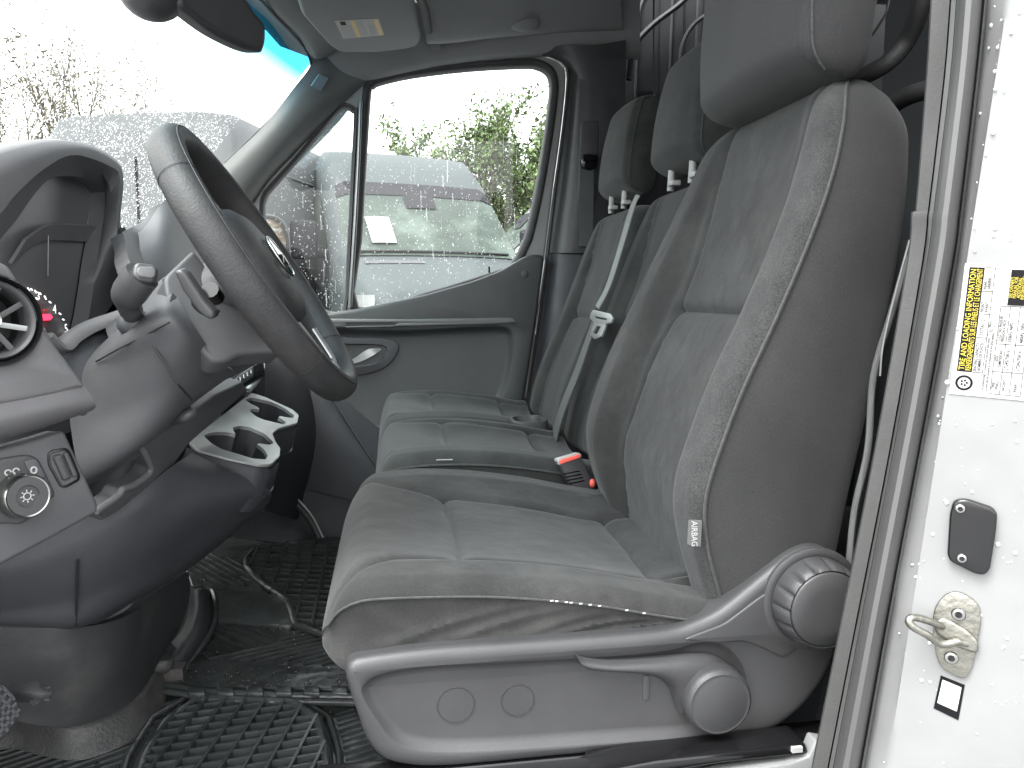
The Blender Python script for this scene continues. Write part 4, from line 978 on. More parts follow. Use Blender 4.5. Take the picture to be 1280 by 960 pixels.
obj('lap_webbing', ribbon([onb(752, 402, .016), onb(742, 430, .016), onb(730, 470, .02), onb(716, 520, .03), onb(700, 560, .02)], (.046, .06)), M['beltd'], bt, label='darker webbing below the tongue')
tp = Plane(onb(750, 398, .03), bp_.n, up=V((0, 0, 1)))
tgp = [(738, 392), (741, 387), (763, 392), (766, 397), (763, 404), (757, 405), (751, 421), (743, 424), (737, 419), (742, 403), (737, 398)]
hole = [(744, 395), (759, 398), (758, 400.5), (743.5, 397.5)]; hole2 = [(746, 407), (751, 408), (746, 418), (741, 416)]
obj('belt_tongue', relief(tp, rpoly(tp.pts(tgp), .004), [(rpoly(tp.pts(hole), .002, 2), [(0, -.004)], False), (rpoly(tp.pts(hole2), .002, 2), [(0, -.004)], False)], .005, .0015), M['silver'], bt, angle=45)

bk = thing('belt_buckle', 'black seat belt buckle with red release button beside the driver seat', 'buckle', W(712, 585, 1.345))
bp2 = p3(W(696, 578, 1.34), W(726, 570, 1.345), W(712, 612, 1.335))
obj('buckle_body', relief(bp2, rpoly(bp2.pts([(696, 577), (725, 567), (747, 612), (738, 620), (716, 612)]), .004), [], .022, .004), M['plastic_s'], bk)
obj('release_button', relief(bp2, rpoly(bp2.pts([(698, 575), (725, 567), (726, 572), (699, 581)]), .003), [], .018, .002, 3, base=.0025), M['red'], bk)
obj('button_rim', relief(bp2, rpoly(bp2.pts([(696, 574), (725, 565.5), (727.5, 571), (698, 582)]), .004), [], .020, .001, 3, base=.0012), M['white'], bk)
for i, (a, b, q) in enumerate(((704, 592, 20), (706, 596, 20), (708, 600, 20), (711, 604, 19))):
    obj('embossed_line', relief(bp2, bp2.pts([(a, b), (a + q, b - 4), (a + q + 1, b - 2.6), (a + 1, b + 1.4)]), [], .001, .0002, 1, base=.0006), M['gloss'], bk)
bq = p3(W(738, 616, 1.33), W(752, 612, 1.33), W(758, 634, 1.325))
obj('buckle_strap', relief(bq, bq.pts([(736, 620), (748, 611), (764, 632), (757, 634)]), [], .003, .001), M['belt'], bk)
obj('second_button', MB().ball(W(740.5, 604, 1.33), .006, 10, 6, (1, 1, 1.4)), M['red'], bk)
# slim strap and wire hanging behind the driver seat
# ================================================================ rubber floor mats, kick panel, pedals
fm = thing('floor_mat', 'wet black rubber floor mat with ribs and raised lattice under the wheel', 'floor mat', WZ(300, 920, 0))
def ZP(l, z=0.0): return [WZ(a, b, z) for a, b in l]
def zslab(pts, z0, z1): return MB().prism([V((p.x, p.y, z0)) for p in pts], (0, 0, z1 - z0))
FP = Plane((0, 0, 0), (0, 0, 1), up=V((0, 1, 0)))
def slabr(name, px, z, th, mat, par, r=.01, edge=.003, feats=()):
    pl = Plane((0, 0, z), (0, 0, 1), up=V((0, 1, 0)))
    return obj(name, relief(pl, rpoly([pl.px(*p) for p in px], r), feats, th, edge), mat, par, angle=45)
slabr('driver_mat_sheet', [(-120, 1090), (-120, 940), (60, 905), (190, 868), (228, 862), (438, 868), (470, 940), (640, 1090)], .004, .006, M['mat'], fm)
def clip_line(a, b, poly):
    """segments of the line a-b inside a polygon (2D)"""
    ts = []; n = len(poly); d = (b[0] - a[0], b[1] - a[1])
    for i in range(n):
        p, q = poly[i], poly[(i + 1) % n]; e = (q[0] - p[0], q[1] - p[1]); den = d[0] * e[1] - d[1] * e[0]
        if abs(den) < 1e-12: continue
        t = ((p[0] - a[0]) * e[1] - (p[1] - a[1]) * e[0]) / den; u = ((p[0] - a[0]) * d[1] - (p[1] - a[1]) * d[0]) / den
        if 0 <= u < 1: ts.append(t)
    ts.sort(); return [(ts[i], ts[i + 1]) for i in range(0, len(ts) - 1, 2)]
def bars(poly, d, gap, wd, z0, z1, mb, phase=0):
    d = V(d).normalized(); nrm = V((-d.y, d.x)); c = sum((V(p) for p in poly), V((0, 0))) / len(poly)
    for k in range(-60, 60):
        o = c + nrm * (k * gap + phase); a = o - d * 2; b = o + d * 2
        for t0, t1 in clip_line(a, b, poly):
            if t1 - t0 < .002: continue
            p, q = a.lerp(b, t0), a.lerp(b, t1); h = nrm * wd / 2
            P = [p - h, q - h, q + h, p + h]; s = nrm * wd * .22
            T_ = [p - h + s, q - h + s, q + h - s, p + h - s]
            mb.add([V((v.x, v.y, z0)) for v in P] + [V((v.x, v.y, z1)) for v in T_], [(0, 1, 5, 4), (1, 2, 6, 5), (2, 3, 7, 6), (3, 0, 4, 7), (4, 5, 6, 7)])
def w2(px, py): p = WZ(px, py, .01); return (p.x, p.y)
def dirw(a, b): A, B = w2(*a), w2(*b); return (B[0] - A[0], B[1] - A[1])
grid_px = [(150, 1040), (178, 950), (205, 905), (248, 874), (366, 880), (398, 902), (408, 940), (415, 1040)]
gp = [w2(*p) for p in grid_px]
mb = MB(); bars(gp, dirw((205, 950), (262, 878)), .036, .0085, .006, .024, mb); lat = mb
bars(gp, dirw((200, 925), (390, 896)), .024, .0065, .006, .022, mb)
obj('raised_lattice', mb, M['mat'], fm, smooth=False, kind='stuff')
sub = MB(); bars(gp, dirw((205, 950), (262, 878)), .036, .016, .0045, .010, sub, .018); obj('lattice_pads', sub, pm('wet_mat_pads', (.05, .053, .052), .08, var=.4, vs=18, spec=.9, bump2=.5, b2s=30), fm, smooth=False, kind='stuff')
obj('lattice_rim', MB().tube([WZ(a, b, .014) for a, b in grid_px], .010, 8), M['mat'], fm)
obj('lattice_rim', MB().tube([WZ(a, b, .010) for a, b in [(128, 1040), (160, 945), (190, 898), (240, 868), (372, 872), (412, 898), (424, 940), (432, 1040)]], .006, 8), M['mat'], fm)
mb = MB(); lp_ = [w2(*p) for p in [(-100, 1060), (-100, 940), (60, 908), (186, 872), (226, 872), (150, 950), (120, 1060)]]
bars(lp_, dirw((20, 925), (160, 880)), .017, .003, .004, .0075, mb)
lp_ = [w2(*p) for p in [(418, 885), (440, 880), (480, 960), (520, 1060), (440, 1060), (432, 940)]]
bars(lp_, dirw((425, 905), (470, 890)), .017, .003, .004, .0075, mb)
obj('anti_slip_ribs', mb, M['mat'], fm, smooth=False, kind='stuff')
# middle part: rail with square blocks, chevron field, smooth pad
slabr('mat_step', [(232, 826), (300, 828), (372, 832), (440, 836), (446, 862), (228, 856)], .022, .02, M['mat'], fm)
obj('step_rail', MB().tube([WZ(a, b, .018) for a, b in [(206, 858), (260, 866), (340, 870), (448, 872)]], .008, 8).tube([WZ(a, b, .018) for a, b in [(204, 864), (260, 872), (340, 877), (448, 879)]], .006, 8), M['mat'], fm)
for x in (245, 281, 318, 354, 389, 424):
    P = ZP([(x - 10, 856), (x + 11, 857), (x + 11, 866), (x - 10, 865)], .03)
    obj('rail_block', MB().prism(P, (0, 0, -.022)), M['mat'], fm, bevel=.003)
chev = [(268, 776), (300, 775), (372, 783), (420, 790), (450, 836), (372, 830), (300, 827), (236, 824), (246, 806)]
slabr('middle_mat_sheet', [(255, 735), (268, 700), (300, 690), (420, 700), (450, 836), (232, 828), (250, 790)], .008, .012, M['mat'], fm)
mb = MB(); cp = [w2(*p) for p in [(262, 772), (330, 778), (345, 800), (345, 803), (245, 824), (240, 812)]]
bars(cp, dirw((270, 780), (335, 806)), .022, .004, .008, .013, mb)
cp = [w2(*p) for p in [(250, 823), (345, 804), (372, 784), (440, 790), (450, 832), (372, 830)]]
bars(cp, dirw((300, 825), (420, 798)), .020, .004, .008, .013, mb)
cp = [w2(*p) for p in [(235, 700), (262, 690), (312, 705), (312, 735), (240, 728)]]
bars(cp, dirw((250, 700), (300, 728)), .020, .004, .008, .012, mb)
obj('chevron_ribs', mb, M['mat'], fm, smooth=False, kind='stuff')
slabr('smooth_pad', [(268, 738), (310, 738), (352, 743), (364, 752), (372, 768), (366, 782), (330, 780), (262, 774), (262, 750)], .018, .012, M['mat'], fm, .02, .006)
slabr('passenger_mat_sheet', [(228, 700), (262, 660), (420, 655), (440, 700), (440, 790), (380, 786), (350, 745), (268, 735), (240, 733)], .010, .012, M['mat'], fm)
g2 = [(308, 708), (314, 692), (334, 681), (440, 684), (440, 790), (378, 784), (368, 778), (360, 752), (336, 736)]
gp = [w2(*p) for p in g2]; mb = MB()
bars(gp, dirw((372, 780), (392, 700)), .040, .010, .010, .026, mb); bars(gp, dirw((320, 712), (405, 716)), .034, .009, .010, .024, mb)
obj('raised_lattice', mb, M['mat'], fm, smooth=False, kind='stuff')
obj('lattice_rim', MB().tube(cr([WZ(a, b, .018) for a, b in g2], 2, True), .008, 8, closed=True), M['mat'], fm)
obj('border_rib', MB().tube(cr([WZ(a, b, .016) for a, b in [(236, 738), (258, 737), (268, 745), (268, 775), (258, 800), (240, 824), (232, 838), (226, 856)]], 5), .008, 8), M['mat'], fm)
obj('border_rib', MB().tube([WZ(a, b, .016) for a, b in [(300, 668), (345, 672), (400, 680), (440, 682)]], .008, 8), M['mat'], fm)
# water left on the mats
random.seed(9); dm = MB()
for i in range(420):
    x, y = random.choice([(random.uniform(240, 310), random.uniform(715, 775)), (random.uniform(240, 430), random.uniform(775, 835)), (random.uniform(235, 430), random.uniform(835, 860)), (random.uniform(60, 430), random.uniform(880, 960))])
    p = WZ(x, y, .013 if y < 830 else (.026 if y < 862 else .008)); bead(dm, p, V((0, 0, 1)), random.choice((.0015, .002, .003, .0045)) * .8, random.uniform(.7, 1.5), 7)
obj('water_drops', dm, M['dropj'] if False else pm('standing_water', (.02, .022, .022), .03, spec=1), fm, kind='stuff', recalc=False)
# curved sill trim and dusty kick panel
ct = thing('tunnel_trim', 'curved grey plastic floor trim round the foot of the dashboard', 'floor trim', WZ(240, 800, 0))
obj('curved_trim', patch([[WZ(236, 732, .05), WZ(246, 737, .07), WZ(256, 736, .06), WZ(262, 740, .01)],
    [WZ(236, 760, .04), WZ(246, 762, .065), WZ(256, 762, .055), WZ(266, 765, .005)],
    [WZ(228, 786, .04), WZ(239, 788, .06), WZ(250, 790, .05), WZ(262, 795, .005)],
    [WZ(212, 806, .04), WZ(224, 810, .055), WZ(236, 815, .045), WZ(248, 822, .0)],
    [WZ(196, 824, .03), WZ(205, 830, .045), WZ(218, 838, .035), WZ(232, 848, .0)]], 5, 6, .01), M['dashm'], ct)
kp_ = [[(0, 905, 1.02), (80, 917, 1.08), (140, 905, 1.12), (186, 872, 1.2), (205, 845, 1.3)]]
tr_rows = []
for dz, off_ in ((.052, 0), (.050, .012), (.030, .022), (.006, .040)):
    r_ = []
    for px, py in [(-80, 905), (0, 892), (40, 900), (85, 905), (130, 893), (168, 873), (190, 845), (205, 815)]:
        p = WZ(px, py, .052); n_ = V((p.x - (-.75), p.y - 1.25, 0)).normalized()
        p = V((p.x, p.y, dz)) + V((.6, -.8, 0)) * off_ ; r_.append(p)
    tr_rows.append(r_)
obj('dusty_trim', patch(tr_rows, 5, 3, .01), M['dirtr'], ct)
obj('clip', MB().ball(WZ(203, 830, .06), .022, 10, 6, (1, .8, .8)).box(WZ(214, 842, .03), (.05, .03, .03)), M['dirtr'], ct)
kk = thing('kick_panel', 'dusty dark kick panel bulging over the pedals', 'kick panel', W(100, 850, 1.12))
obj('panel', patch([
    [W(-90, 782, .95), W(0, 784, .98), W(60, 785, 1.0), W(100, 784, 1.03), W(140, 777, 1.08), W(172, 762, 1.16), W(190, 742, 1.26), W(236, 715, 1.42)],
    [W(-90, 820, .96), W(0, 822, .99), W(60, 824, 1.01), W(105, 822, 1.04), W(145, 812, 1.09), W(174, 796, 1.17), W(192, 778, 1.27), W(237, 745, 1.42)],
    [W(-90, 865, .98), W(0, 866, 1.01), W(55, 868, 1.03), W(105, 864, 1.06), W(143, 852, 1.11), W(170, 836, 1.18), W(190, 815, 1.28), W(225, 785, 1.42)],
    [W(-90, 902, 1.0), W(0, 898, 1.03), W(45, 906, 1.05), W(90, 908, 1.08), W(130, 897, 1.12), W(165, 876, 1.18), W(186, 850, 1.27), W(205, 815, 1.42)]], 5, 6, .015), M['dirt'], kk)
pd = thing('brake_pedal', 'brake pedal with crosshatched rubber pad at the lower left edge', 'pedal', W(5, 890, .95))
pp_ = p3(W(0, 855, .92), W(30, 885, .93), W(0, 925, .90))
obj('pad', relief(pp_, rpoly(pp_.pts([(-40, 858), (2, 852), (14, 862), (28, 884), (26, 896), (8, 922), (-40, 940)]), .006), [], .02, .004), M['rubber'], pd)
mb = MB(); P2 = inset(ccw(rpoly(pp_.pts([(-40, 858), (2, 852), (14, 862), (28, 884), (26, 896), (8, 922), (-40, 940)]), .006)), .004)
def bars_pl(pl, poly, ang, gap, wd, h, mb):
    d = V((math.cos(ang), math.sin(ang))); nrm = V((-d.y, d.x)); c = sum((V(p) for p in poly), V((0, 0))) / len(poly)
    for k in range(-40, 40):
        o = c + nrm * k * gap; a = o - d; b = o + d
        for t0, t1 in clip_line(a, b, poly):
            if t1 - t0 < .002: continue
            p, q = a.lerp(b, t0), a.lerp(b, t1); hh = nrm * wd / 2
            mb.prism([pl.w(*(p - hh)), pl.w(*(q - hh)), pl.w(*(q + hh)), pl.w(*(p + hh))], pl.n * h)
bars_pl(pp_, P2, .5, .0085, .0035, .003, mb); bars_pl(pp_, P2, 2.0, .0085, .0035, .003, mb)
obj('tread', mb, M['plastic'], pd, smooth=False, kind='stuff')
ac = thing('accelerator_pedal', 'dark ribbed accelerator pedal end beside the brake pedal', 'pedal', W(45, 865, .98))
obj('pedal_arm', patch([[W(12, 856, .98), W(30, 853, .97), W(48, 853, .965), W(62, 860, .97)], [W(12, 866, .965), W(30, 866, .95), W(50, 868, .945), W(65, 866, .95)], [W(20, 878, .97), W(34, 878, .96), W(46, 880, .955), (W(56, 880, .96))]], 5, 5, .012), M['plastic_s'], ac)
for k in range(7):
    a = W(44 + k * 3.0, 882 - k * 2.4, .953); obj('tread_rib', MB().tube([W(38 + k * 2.2, 876 - k * 1.6, .950), a], .0016, 6), M['plastic_s'], ac)
for o in (fm,): pass
# ================================================================ DASHBOARD
db = thing('dashboard', 'dark grey dashboard with hooded gauges, air vent and silver cup holder tray', 'dashboard', (-.5, 1.3, .5))
# hood over the gauges
XH = -.42
outer = [(-70, 232), (-30, 208), (0, 193), (34, 183), (77, 176), (111, 180), (138, 193), (152, 208), (154, 222), (151, 250), (148, 285), (158, 316), (178, 345)]
inner = [(-50, 330), (-20, 292), (0, 269), (20, 243), (54, 212), (87, 194), (114, 198), (136, 207), (148, 215), (149.5, 232), (147, 255), (146, 288), (155, 318)]
inner = inner[:12] + [(154, 318), (174, 346)]
outer = outer[:12] + [(156, 312), (180, 342)]
inn2 = [(-30, 345), (0, 300), (20, 276), (44, 242), (66, 222), (98, 221), (122, 230), (131, 240), (132, 252), (128, 285), (122, 320), (118, 350), (112, 390), (104, 428)]
def WXl(l, x): return cr([WX(a, b, x) for a, b in l], 4)
def resamp(P, n):
    L = [0]
    for a, b in zip(P, P[1:]): L.append(L[-1] + (b - a).length)
    out = []; j = 0
    for k in range(n):
        t = L[-1] * k / (n - 1)
        while j < len(L) - 2 and L[j + 1] < t: j += 1
        out.append(P[j].lerp(P[j + 1], (t - L[j]) / max(1e-9, L[j + 1] - L[j])))
    return out
NR = 60
Ro = resamp(WXl(outer, XH - .012), NR); Ri = resamp(WXl(inner, XH), NR)
Rb = [p + V((-.16, 0, -.015)) for p in Ro]; Rm = [a.lerp(b, .45) + V((.004, 0, 0)) for a, b in zip(Ro, Ri)]
Ro2 = [p + V((-.02, 0, .002)) for p in Ro]
R2 = resamp(WXl(inn2, XH - .030), NR); R3 = [p + V((-.022, .0, -.002)) for p in R2]
obj('gauge_hood', MB().grid([Rb, Ro2, Ro, Rm, Ri]), M['dashl'], db, angle=70)
hoodin = obj('hood_lining', MB().grid([Ri, [a.lerp(b, .3) + V((-.006, 0, 0)) for a, b in zip(Ri, R2)], R2, R3]), pm('hood_lining', (.11, .113, .117), .5, bump=.2, bs=400), db, angle=35)
# right hand wall between lining and steering column
obj('hood_side_wall', patch([[WX(148, 285, XH - .004), WX(134, 300, XH - .05), WX(122, 318, XH - .045)], [WX(156, 316, XH), WX(134, 340, XH - .05), WX(117, 350, XH - .052)], [WX(182, 348, XH + .01), WX(150, 375, XH - .04), WX(110, 395, XH - .052)], [WX(170, 400, XH + .02), WX(140, 415, XH - .03), WX(104, 430, XH - .052)], [WX(140, 430, XH + .02), WX(120, 440, XH - .03), WX(98, 445, XH - .052)]], 5, 5, .01), M['dashd'], db)
# gauges
cl = thing('instrument_cluster', 'dark instrument cluster with rev counter ticks and glowing red needle', 'instrument cluster', WX(40, 370, XH - .07))
cp_ = Plane((XH - .051, 0, 0), (1, 0, 0))
R3 = [V((XH - .0545, p.y, p.z)) for p in R3]
c0 = V((XH - .0540, R3[0].y, .55)); c1 = V((XH - .0540, R3[-1].y, .55))
obj('screen', MB().add([p + V((.0005, 0, 0)) for p in R3] + [c1, c0], [tuple(range(len(R3) + 2))]), M['screen'], cl)
obj('cluster_glass_edge', MB().tube([cp_.w(*cp_.px(a, b), .002) for a, b in [(112, 300), (116, 345), (107, 400), (102, 428)]], .003, 6), M['gloss'], cl)
obj('screen_step', patch([[cp_.w(*cp_.px(20, 300), .012), cp_.w(*cp_.px(55, 281), .012), cp_.w(*cp_.px(112, 283), .012)], [cp_.w(*cp_.px(10, 330), .004), cp_.w(*cp_.px(50, 302), .002), cp_.w(*cp_.px(110, 302), .002)]], 5, 5, .004), M['screen'], cl)
obj('screen_seam', MB().tube([cp_.w(*cp_.px(50.5, 294), .01), cp_.w(*cp_.px(55, 345), .005)], .0007, 5), M['greyp'], cl)
def tick(a, b, c, d, w_=.0011, m='lit', nm='dial_tick'): obj(nm, MB().tube([cp_.w(*cp_.px(a, b), .0016), cp_.w(*cp_.px(c, d), .0016)], w_, 5), M[m], cl)
for t_ in ((26, 364, 29, 367), (29, 361, 31, 364), (33, 360, 35, 363.5), (37, 361, 38.5, 362.5), (42, 363, 44, 366), (48, 366, 49.5, 368), (54, 370, 56, 374), (60, 377, 62, 378.5), (25, 368, 27, 369), (25.5, 373.5, 28, 375.5), (27, 380.5, 29, 382), (31, 388.5, 33, 389.5), (72.5, 391.5, 74.5, 393), (77, 399, 78.5, 400), (40, 404, 42, 405.5), (84, 413, 86, 415)): tick(*t_)
tick(38, 373.7, 44.5, 373.2, .0016)
tick(34, 397, 38, 397.4, .0025, 'needle', 'rev_needle'); tick(38, 397.4, 60, 396.2, .0044, 'needle', 'rev_needle'); tick(53, 387.5, 59, 387.5, .001, 'red', 'red_mark')
for s_, x, y, z_ in (('2', 32, 371, .016), ('3', 46, 370.5, .016), ('1', 36, 391, .016), ('4', 66.5, 387, .018), ('0', 53, 416, .018), ('5', 81, 411, .018)):
    text(s_, cp_, *cp_.px(x, y), z_, M['lit'], cl, name='dial_numeral', n=.0018, squash=1.4)
text('!', cp_, *cp_.px(71, 418), .014, M['orange'], cl, name='warning_symbol', n=.0018, squash=1.4)

# end panels that face the open door
SP = Plane(W(60, 600, .79), (.72, -.66, .08))
SF = offp(SP, .035)
vc = SF.px(-9, 400); vr = .0375
wedge = [(-110, 300), (-20, 316), (12, 333), (30, 362), (70, 432), (100, 472), (108, 484), (70, 493), (20, 503), (-40, 513), (-110, 521)]
obj('vent_fascia', relief(SF, rpoly(SF.pts(wedge), .004, 3), [(circ(vc, vr * 1.05, 48), [(.001, -.002), (.001, -.04)], False)], .05, .004, 3), M['dashl'], db, angle=60)
def fl_(l): return [SF.w(*SF.px(a, b), n) for a, b, n in l]
obj('fascia_lip', patch([fl_([(-110, 519, -.001), (-40, 511, -.001), (20, 501, -.001), (70, 491, -.001), (106, 482, -.002)]), fl_([(-110, 546, .002), (-40, 536, .002), (20, 523, .002), (75, 510, .002), (121, 503, -.003)]), fl_([(-110, 570, -.008), (-40, 556, -.008), (20, 541, -.008), (75, 526, -.008), (125, 512, -.012)]), fl_([(-110, 583, -.03), (-40, 567, -.03), (20, 550, -.03), (75, 535, -.03), (122, 518, -.03)])], 6, 6, .002), M['dashl'], db)
fr_px = [(-30, 500), (75, 428), (88, 440), (92, 418), (110, 405), (146, 392), (175, 385), (175, 395), (150, 408), (128, 425), (112, 450), (120, 480), (135, 520), (40, 520)]
obj('slot_rim', MB().tube(cr([W(60, 420, .93), W(76, 434, .94), (W(90, 422, .96)), W(115, 408, .99), W(150, 396, 1.02), W(185, 384, 1.05)], 5), .012, 8, flat=.5), M['dashl'], db)
obj('dark_slot', patch([[W(80, 445, .93), W(95, 430, .96), W(130, 415, 1.0), W(160, 405, 1.04)], [W(96, 470, .93), W(115, 455, .95), W(140, 430, 1.0), W(165, 412, 1.04)], [W(120, 500, .93), W(125, 480, .95), W(142, 450, 1.0), W(170, 420, 1.04)]], 5, 5, .01), M['dashd'], db)
# round air vent
vt = obj('air_vent', MB().lathe(SF.w(*vc, 0), SF.n, [(vr * .80, -.02), (vr * .80, -.002), (vr * .84, .002), (vr * .90, .0035), (vr * .95, .001), (vr * .97, -.01)], 60, cap=False), M['plastic_s'], db)
obj('vent_ring', MB().lathe(SF.w(*vc, 0), SF.n, [(vr * .96, -.01), (vr * .98, .002), (vr * 1.03, .006), (vr * 1.09, .002), (vr * 1.1, -.002)], 60, cap=False), M['gloss'], vt)
obj('vent_well', MB().lathe(SF.w(*vc, -.035), SF.n, [(.0005, 0), (vr * .8, 0), (vr * .82, .033)], 48, cap=False), M['black'], vt)
for k in range(8):
    a = math.pi * 2 * k / 8 + .3; p = SF.w(vc[0] + vr * .2 * math.cos(a), vc[1] + vr * .2 * math.sin(a), -.008); q = SF.w(vc[0] + vr * .80 * math.cos(a + .2), vc[1] + vr * .80 * math.sin(a + .2), -.004)
    obj('vent_blade', MB().tube([p, q], .0009, 6, flat=3.0), M['silver'] if k % 2 else M['plastic_s'], vt)
obj('vent_hub', MB().lathe(SF.w(*vc, -.012), SF.n, [(vr * .22, -.01), (vr * .22, .010), (vr * .17, .014), (vr * .08, .011), (.0005, .011)], 32), M['chrome'], vt)
# switch panel
swp = [(-110, 590), (-60, 574), (0, 560), (40, 549), (76, 538), (118, 630), (117, 640), (60, 672), (0, 704), (-110, 760)]
swm = obj('switch_panel', relief(SP, rpoly(SP.pts(swp), .004), [], .03, .004, 3, base=.008), M['dashm'], db)
lsw = [(-80, 590), (0, 571), (30, 567), (43, 573), (62, 612), (63, 620), (50, 628), (38, 634), (30, 650), (18, 655), (0, 653), (-80, 668)]
lsp = rpoly(SP.pts(lsw), .008, 3)
obj('light_switch_bezel', relief(SP, lsp, [], .01, .003, 3, base=.0105), M['plastic_s'], swm)
kc = SP.px(17, 618)
kn_r = .0205
obj('light_knob', MB().lathe(SP.w(*kc, .010), SP.n, [(kn_r, 0), (kn_r, .016), (kn_r * .92, .019), (kn_r * .86, .0185)], 40, cap=False), M['chrome'], swm)
obj('knob_face', MB().lathe(SP.w(*kc, .010), SP.n, [(kn_r * .88, .01), (kn_r * .86, .0186), (kn_r * .5, .0186), (kn_r * .46, .0165), (.0005, .0165)], 40), M['plastic_s'], swm)
def lstroke(l, r=.0006): return MB().tube([SP.w(*SP.px(a, b), .0275) for a, b in l], r, 5)
c1_ = SP.px(24, 614); sym = MB()
sym.tube([SP.w(kc[0] + .0032 * math.cos(t), kc[1] + .0032 * math.sin(t), .027) for t in [2 * math.pi * q / 12 for q in range(12)]], .0006, 5, closed=True)
for q in range(8):
    a = 2 * math.pi * q / 8; sym.tube([SP.w(kc[0] + .0042 * math.cos(a), kc[1] + .0042 * math.sin(a), .027), SP.w(kc[0] + .006 * math.cos(a), kc[1] + .006 * math.sin(a), .027)], .0006, 5)
obj('lamp_symbol', sym, M['white'], swm)
bt2 = rpoly(SP.pts([(22, 575), (38, 572), (51, 596), (34, 602)]), .003)
obj('push_button', relief(SP, bt2, [], .004, .0015, 3, base=.0125), M['plastic'], swm)
obj('button_symbol', MB().tube([SP.w(SP.px(34, 587)[0] + .0024 * math.cos(t), SP.px(34, 587)[1] + .003 * math.sin(t), .0130) for t in [2 * math.pi * q / 12 for q in range(12)]], .0009, 5, closed=True), M['white'], swm)
for c_ in ((3, 590), (13, 588)):
    q_ = SP.px(*c_); obj('button_symbol', MB().tube([SP.w(q_[0] + .0026 * math.cos(t), q_[1] + .0024 * math.sin(t), .0112) for t in [2 * math.pi * q / 10 for q in range(8)]], .0008, 5), M['white'], swm)
obj('thumb_tab', relief(SP, rpoly(SP.pts([(41, 609), (51, 605), (54, 612), (45, 617)]), .002), [], .01, .0025, 3, base=.018), M['silver'], swm)
rk = [(54, 566), (60, 562), (76, 559), (82, 563), (95, 594), (94, 600), (78, 609), (70, 609), (54, 580)]
rkb = obj('rocker_bezel', relief(SP, rpoly(SP.pts(rk), .004), [(inset(ccw(rpoly(SP.pts(rk), .004)), .0022), [(.0003, -.001), (.001, -.006)], True)], .006, .0012, 2, base=.0095), M['gloss'], swm)
obj('rocker_half', relief(SP, rpoly(SP.pts([(59, 570), (71, 566), (84, 597), (73, 601)]), .003), [], .01, .003, 3, base=.0115), M['plastic_s'], swm)
obj('rocker_half', relief(SP, rpoly(SP.pts([(72.5, 566), (79, 564), (92, 594), (85.5, 597)]), .003), [], .01, .002, 3, base=.0108), M['plastic_s'], swm)

# column shroud and knee panel
obj('column_cover', patch([
    [W(118, 438, .98), W(140, 418, .97), W(165, 395, .96), W(195, 368, .97), W(212, 352, 1.02)],
    [W(92, 468, .95), W(128, 440, .93), W(165, 415, .90), W(205, 390, .89), W(226, 380, .92)],
    [W(86, 500, .93), W(130, 470, .92), W(180, 445, .90), W(225, 425, .89), W(250, 418, .91)],
    [W(90, 545, .92), W(140, 515, .92), W(190, 490, .91), W(235, 465, .92), W(272, 450, .96)],
    [W(100, 600, .92), W(150, 572, .92), W(195, 540, .93), W(238, 500, .96), W(290, 462, 1.02)],
    [W(103, 605, 1.0), W(153, 577, 1.0), W(198, 545, 1.01), W(241, 505, 1.04), W(294, 466, 1.08)]], 7, 7, .005), M['dashm'], db)
obj('column_top', patch([
    [W(150, 415, .99), W(158, 398, .98), W(170, 380, 1.0), W(190, 358, 1.04), W(215, 340, 1.08)],
    [W(178, 418, .905), W(186, 400, .90), W(192, 385, .92), W(202, 365, .96), W(212, 350, 1.0)],
    [W(196, 420, .91), W(204, 405, .90), W(208, 393, .905), W(212, 378, .915), W(216, 362, .945)]], 6, 6, .015), M['dashm'], db)
obj('cover_seam', MB().tube([W(*p) for p in [(182, 418, .897), (200, 445, .892), (222, 480, .897), (240, 500, .93)]], .0012, 6), M['black'], db)
obj('cover_seam', MB().tube([W(*p) for p in [(120, 452, .925), (150, 435, .903), (180, 420, .893), (212, 403, .873)]], .0010, 6), M['black'], db)
kr = [[(-80, 690, .93), (20, 690, .955), (100, 650, .975), (160, 625, .985), (212, 585, 1.03), (240, 566, 1.10)],
      [(-80, 715, .93), (20, 712, .955), (105, 675, .97), (175, 640, .99), (235, 605, 1.05), (290, 590, 1.12)],
      [(-80, 740, .94), (20, 735, .965), (110, 705, .98), (185, 670, 1.01), (265, 630, 1.08), (335, 612, 1.16)],
      [(-80, 765, .955), (20, 760, .98), (105, 745, 1.0), (180, 710, 1.04), (255, 668, 1.12), (338, 624, 1.20)],
      [(-80, 785, .98), (20, 785, 1.0), (98, 784, 1.02), (168, 748, 1.07), (240, 704, 1.16), (330, 634, 1.26)]]
kw = PP(kr); kw.append([W(a, b - 9, c + .10) for a, b, c in kr[-1]])
obj('knee_panel', patch(kw, 7, 7, .004), M['dashd'], db)
obj('panel_seam', MB().tube([W(97, 700, .970), W(96, 740, .988), W(95, 784, 1.012)], .0016, 6), M['black'], db)
tsp = p3(W(178, 557, .955), W(305, 480, 1.20), W(140, 640, .930))
obj('tray_slope', relief(tsp, rpoly(tsp.pts([(178, 557), (184, 554), (202, 540), (217, 532), (240, 516), (270, 493), (304, 477), (310, 488), (236, 556), (216, 584), (175, 618), (146, 642), (128, 652), (119, 641), (146, 622), (152, 612), (165, 607), (182, 595), (188, 585)]), .004), [], .02, .004, 3), M['dashm'], db, angle=45)
obj('pocket_edge', MB().tube(cr([tsp.w(*tsp.px(a, b), .001) for a, b in [(174, 558), (179, 565), (186, 580), (187, 587), (181, 595), (165, 606), (152, 611), (146, 620), (119, 639)]], 5), .0042, 8, flat=.8), M['dashl'], db)
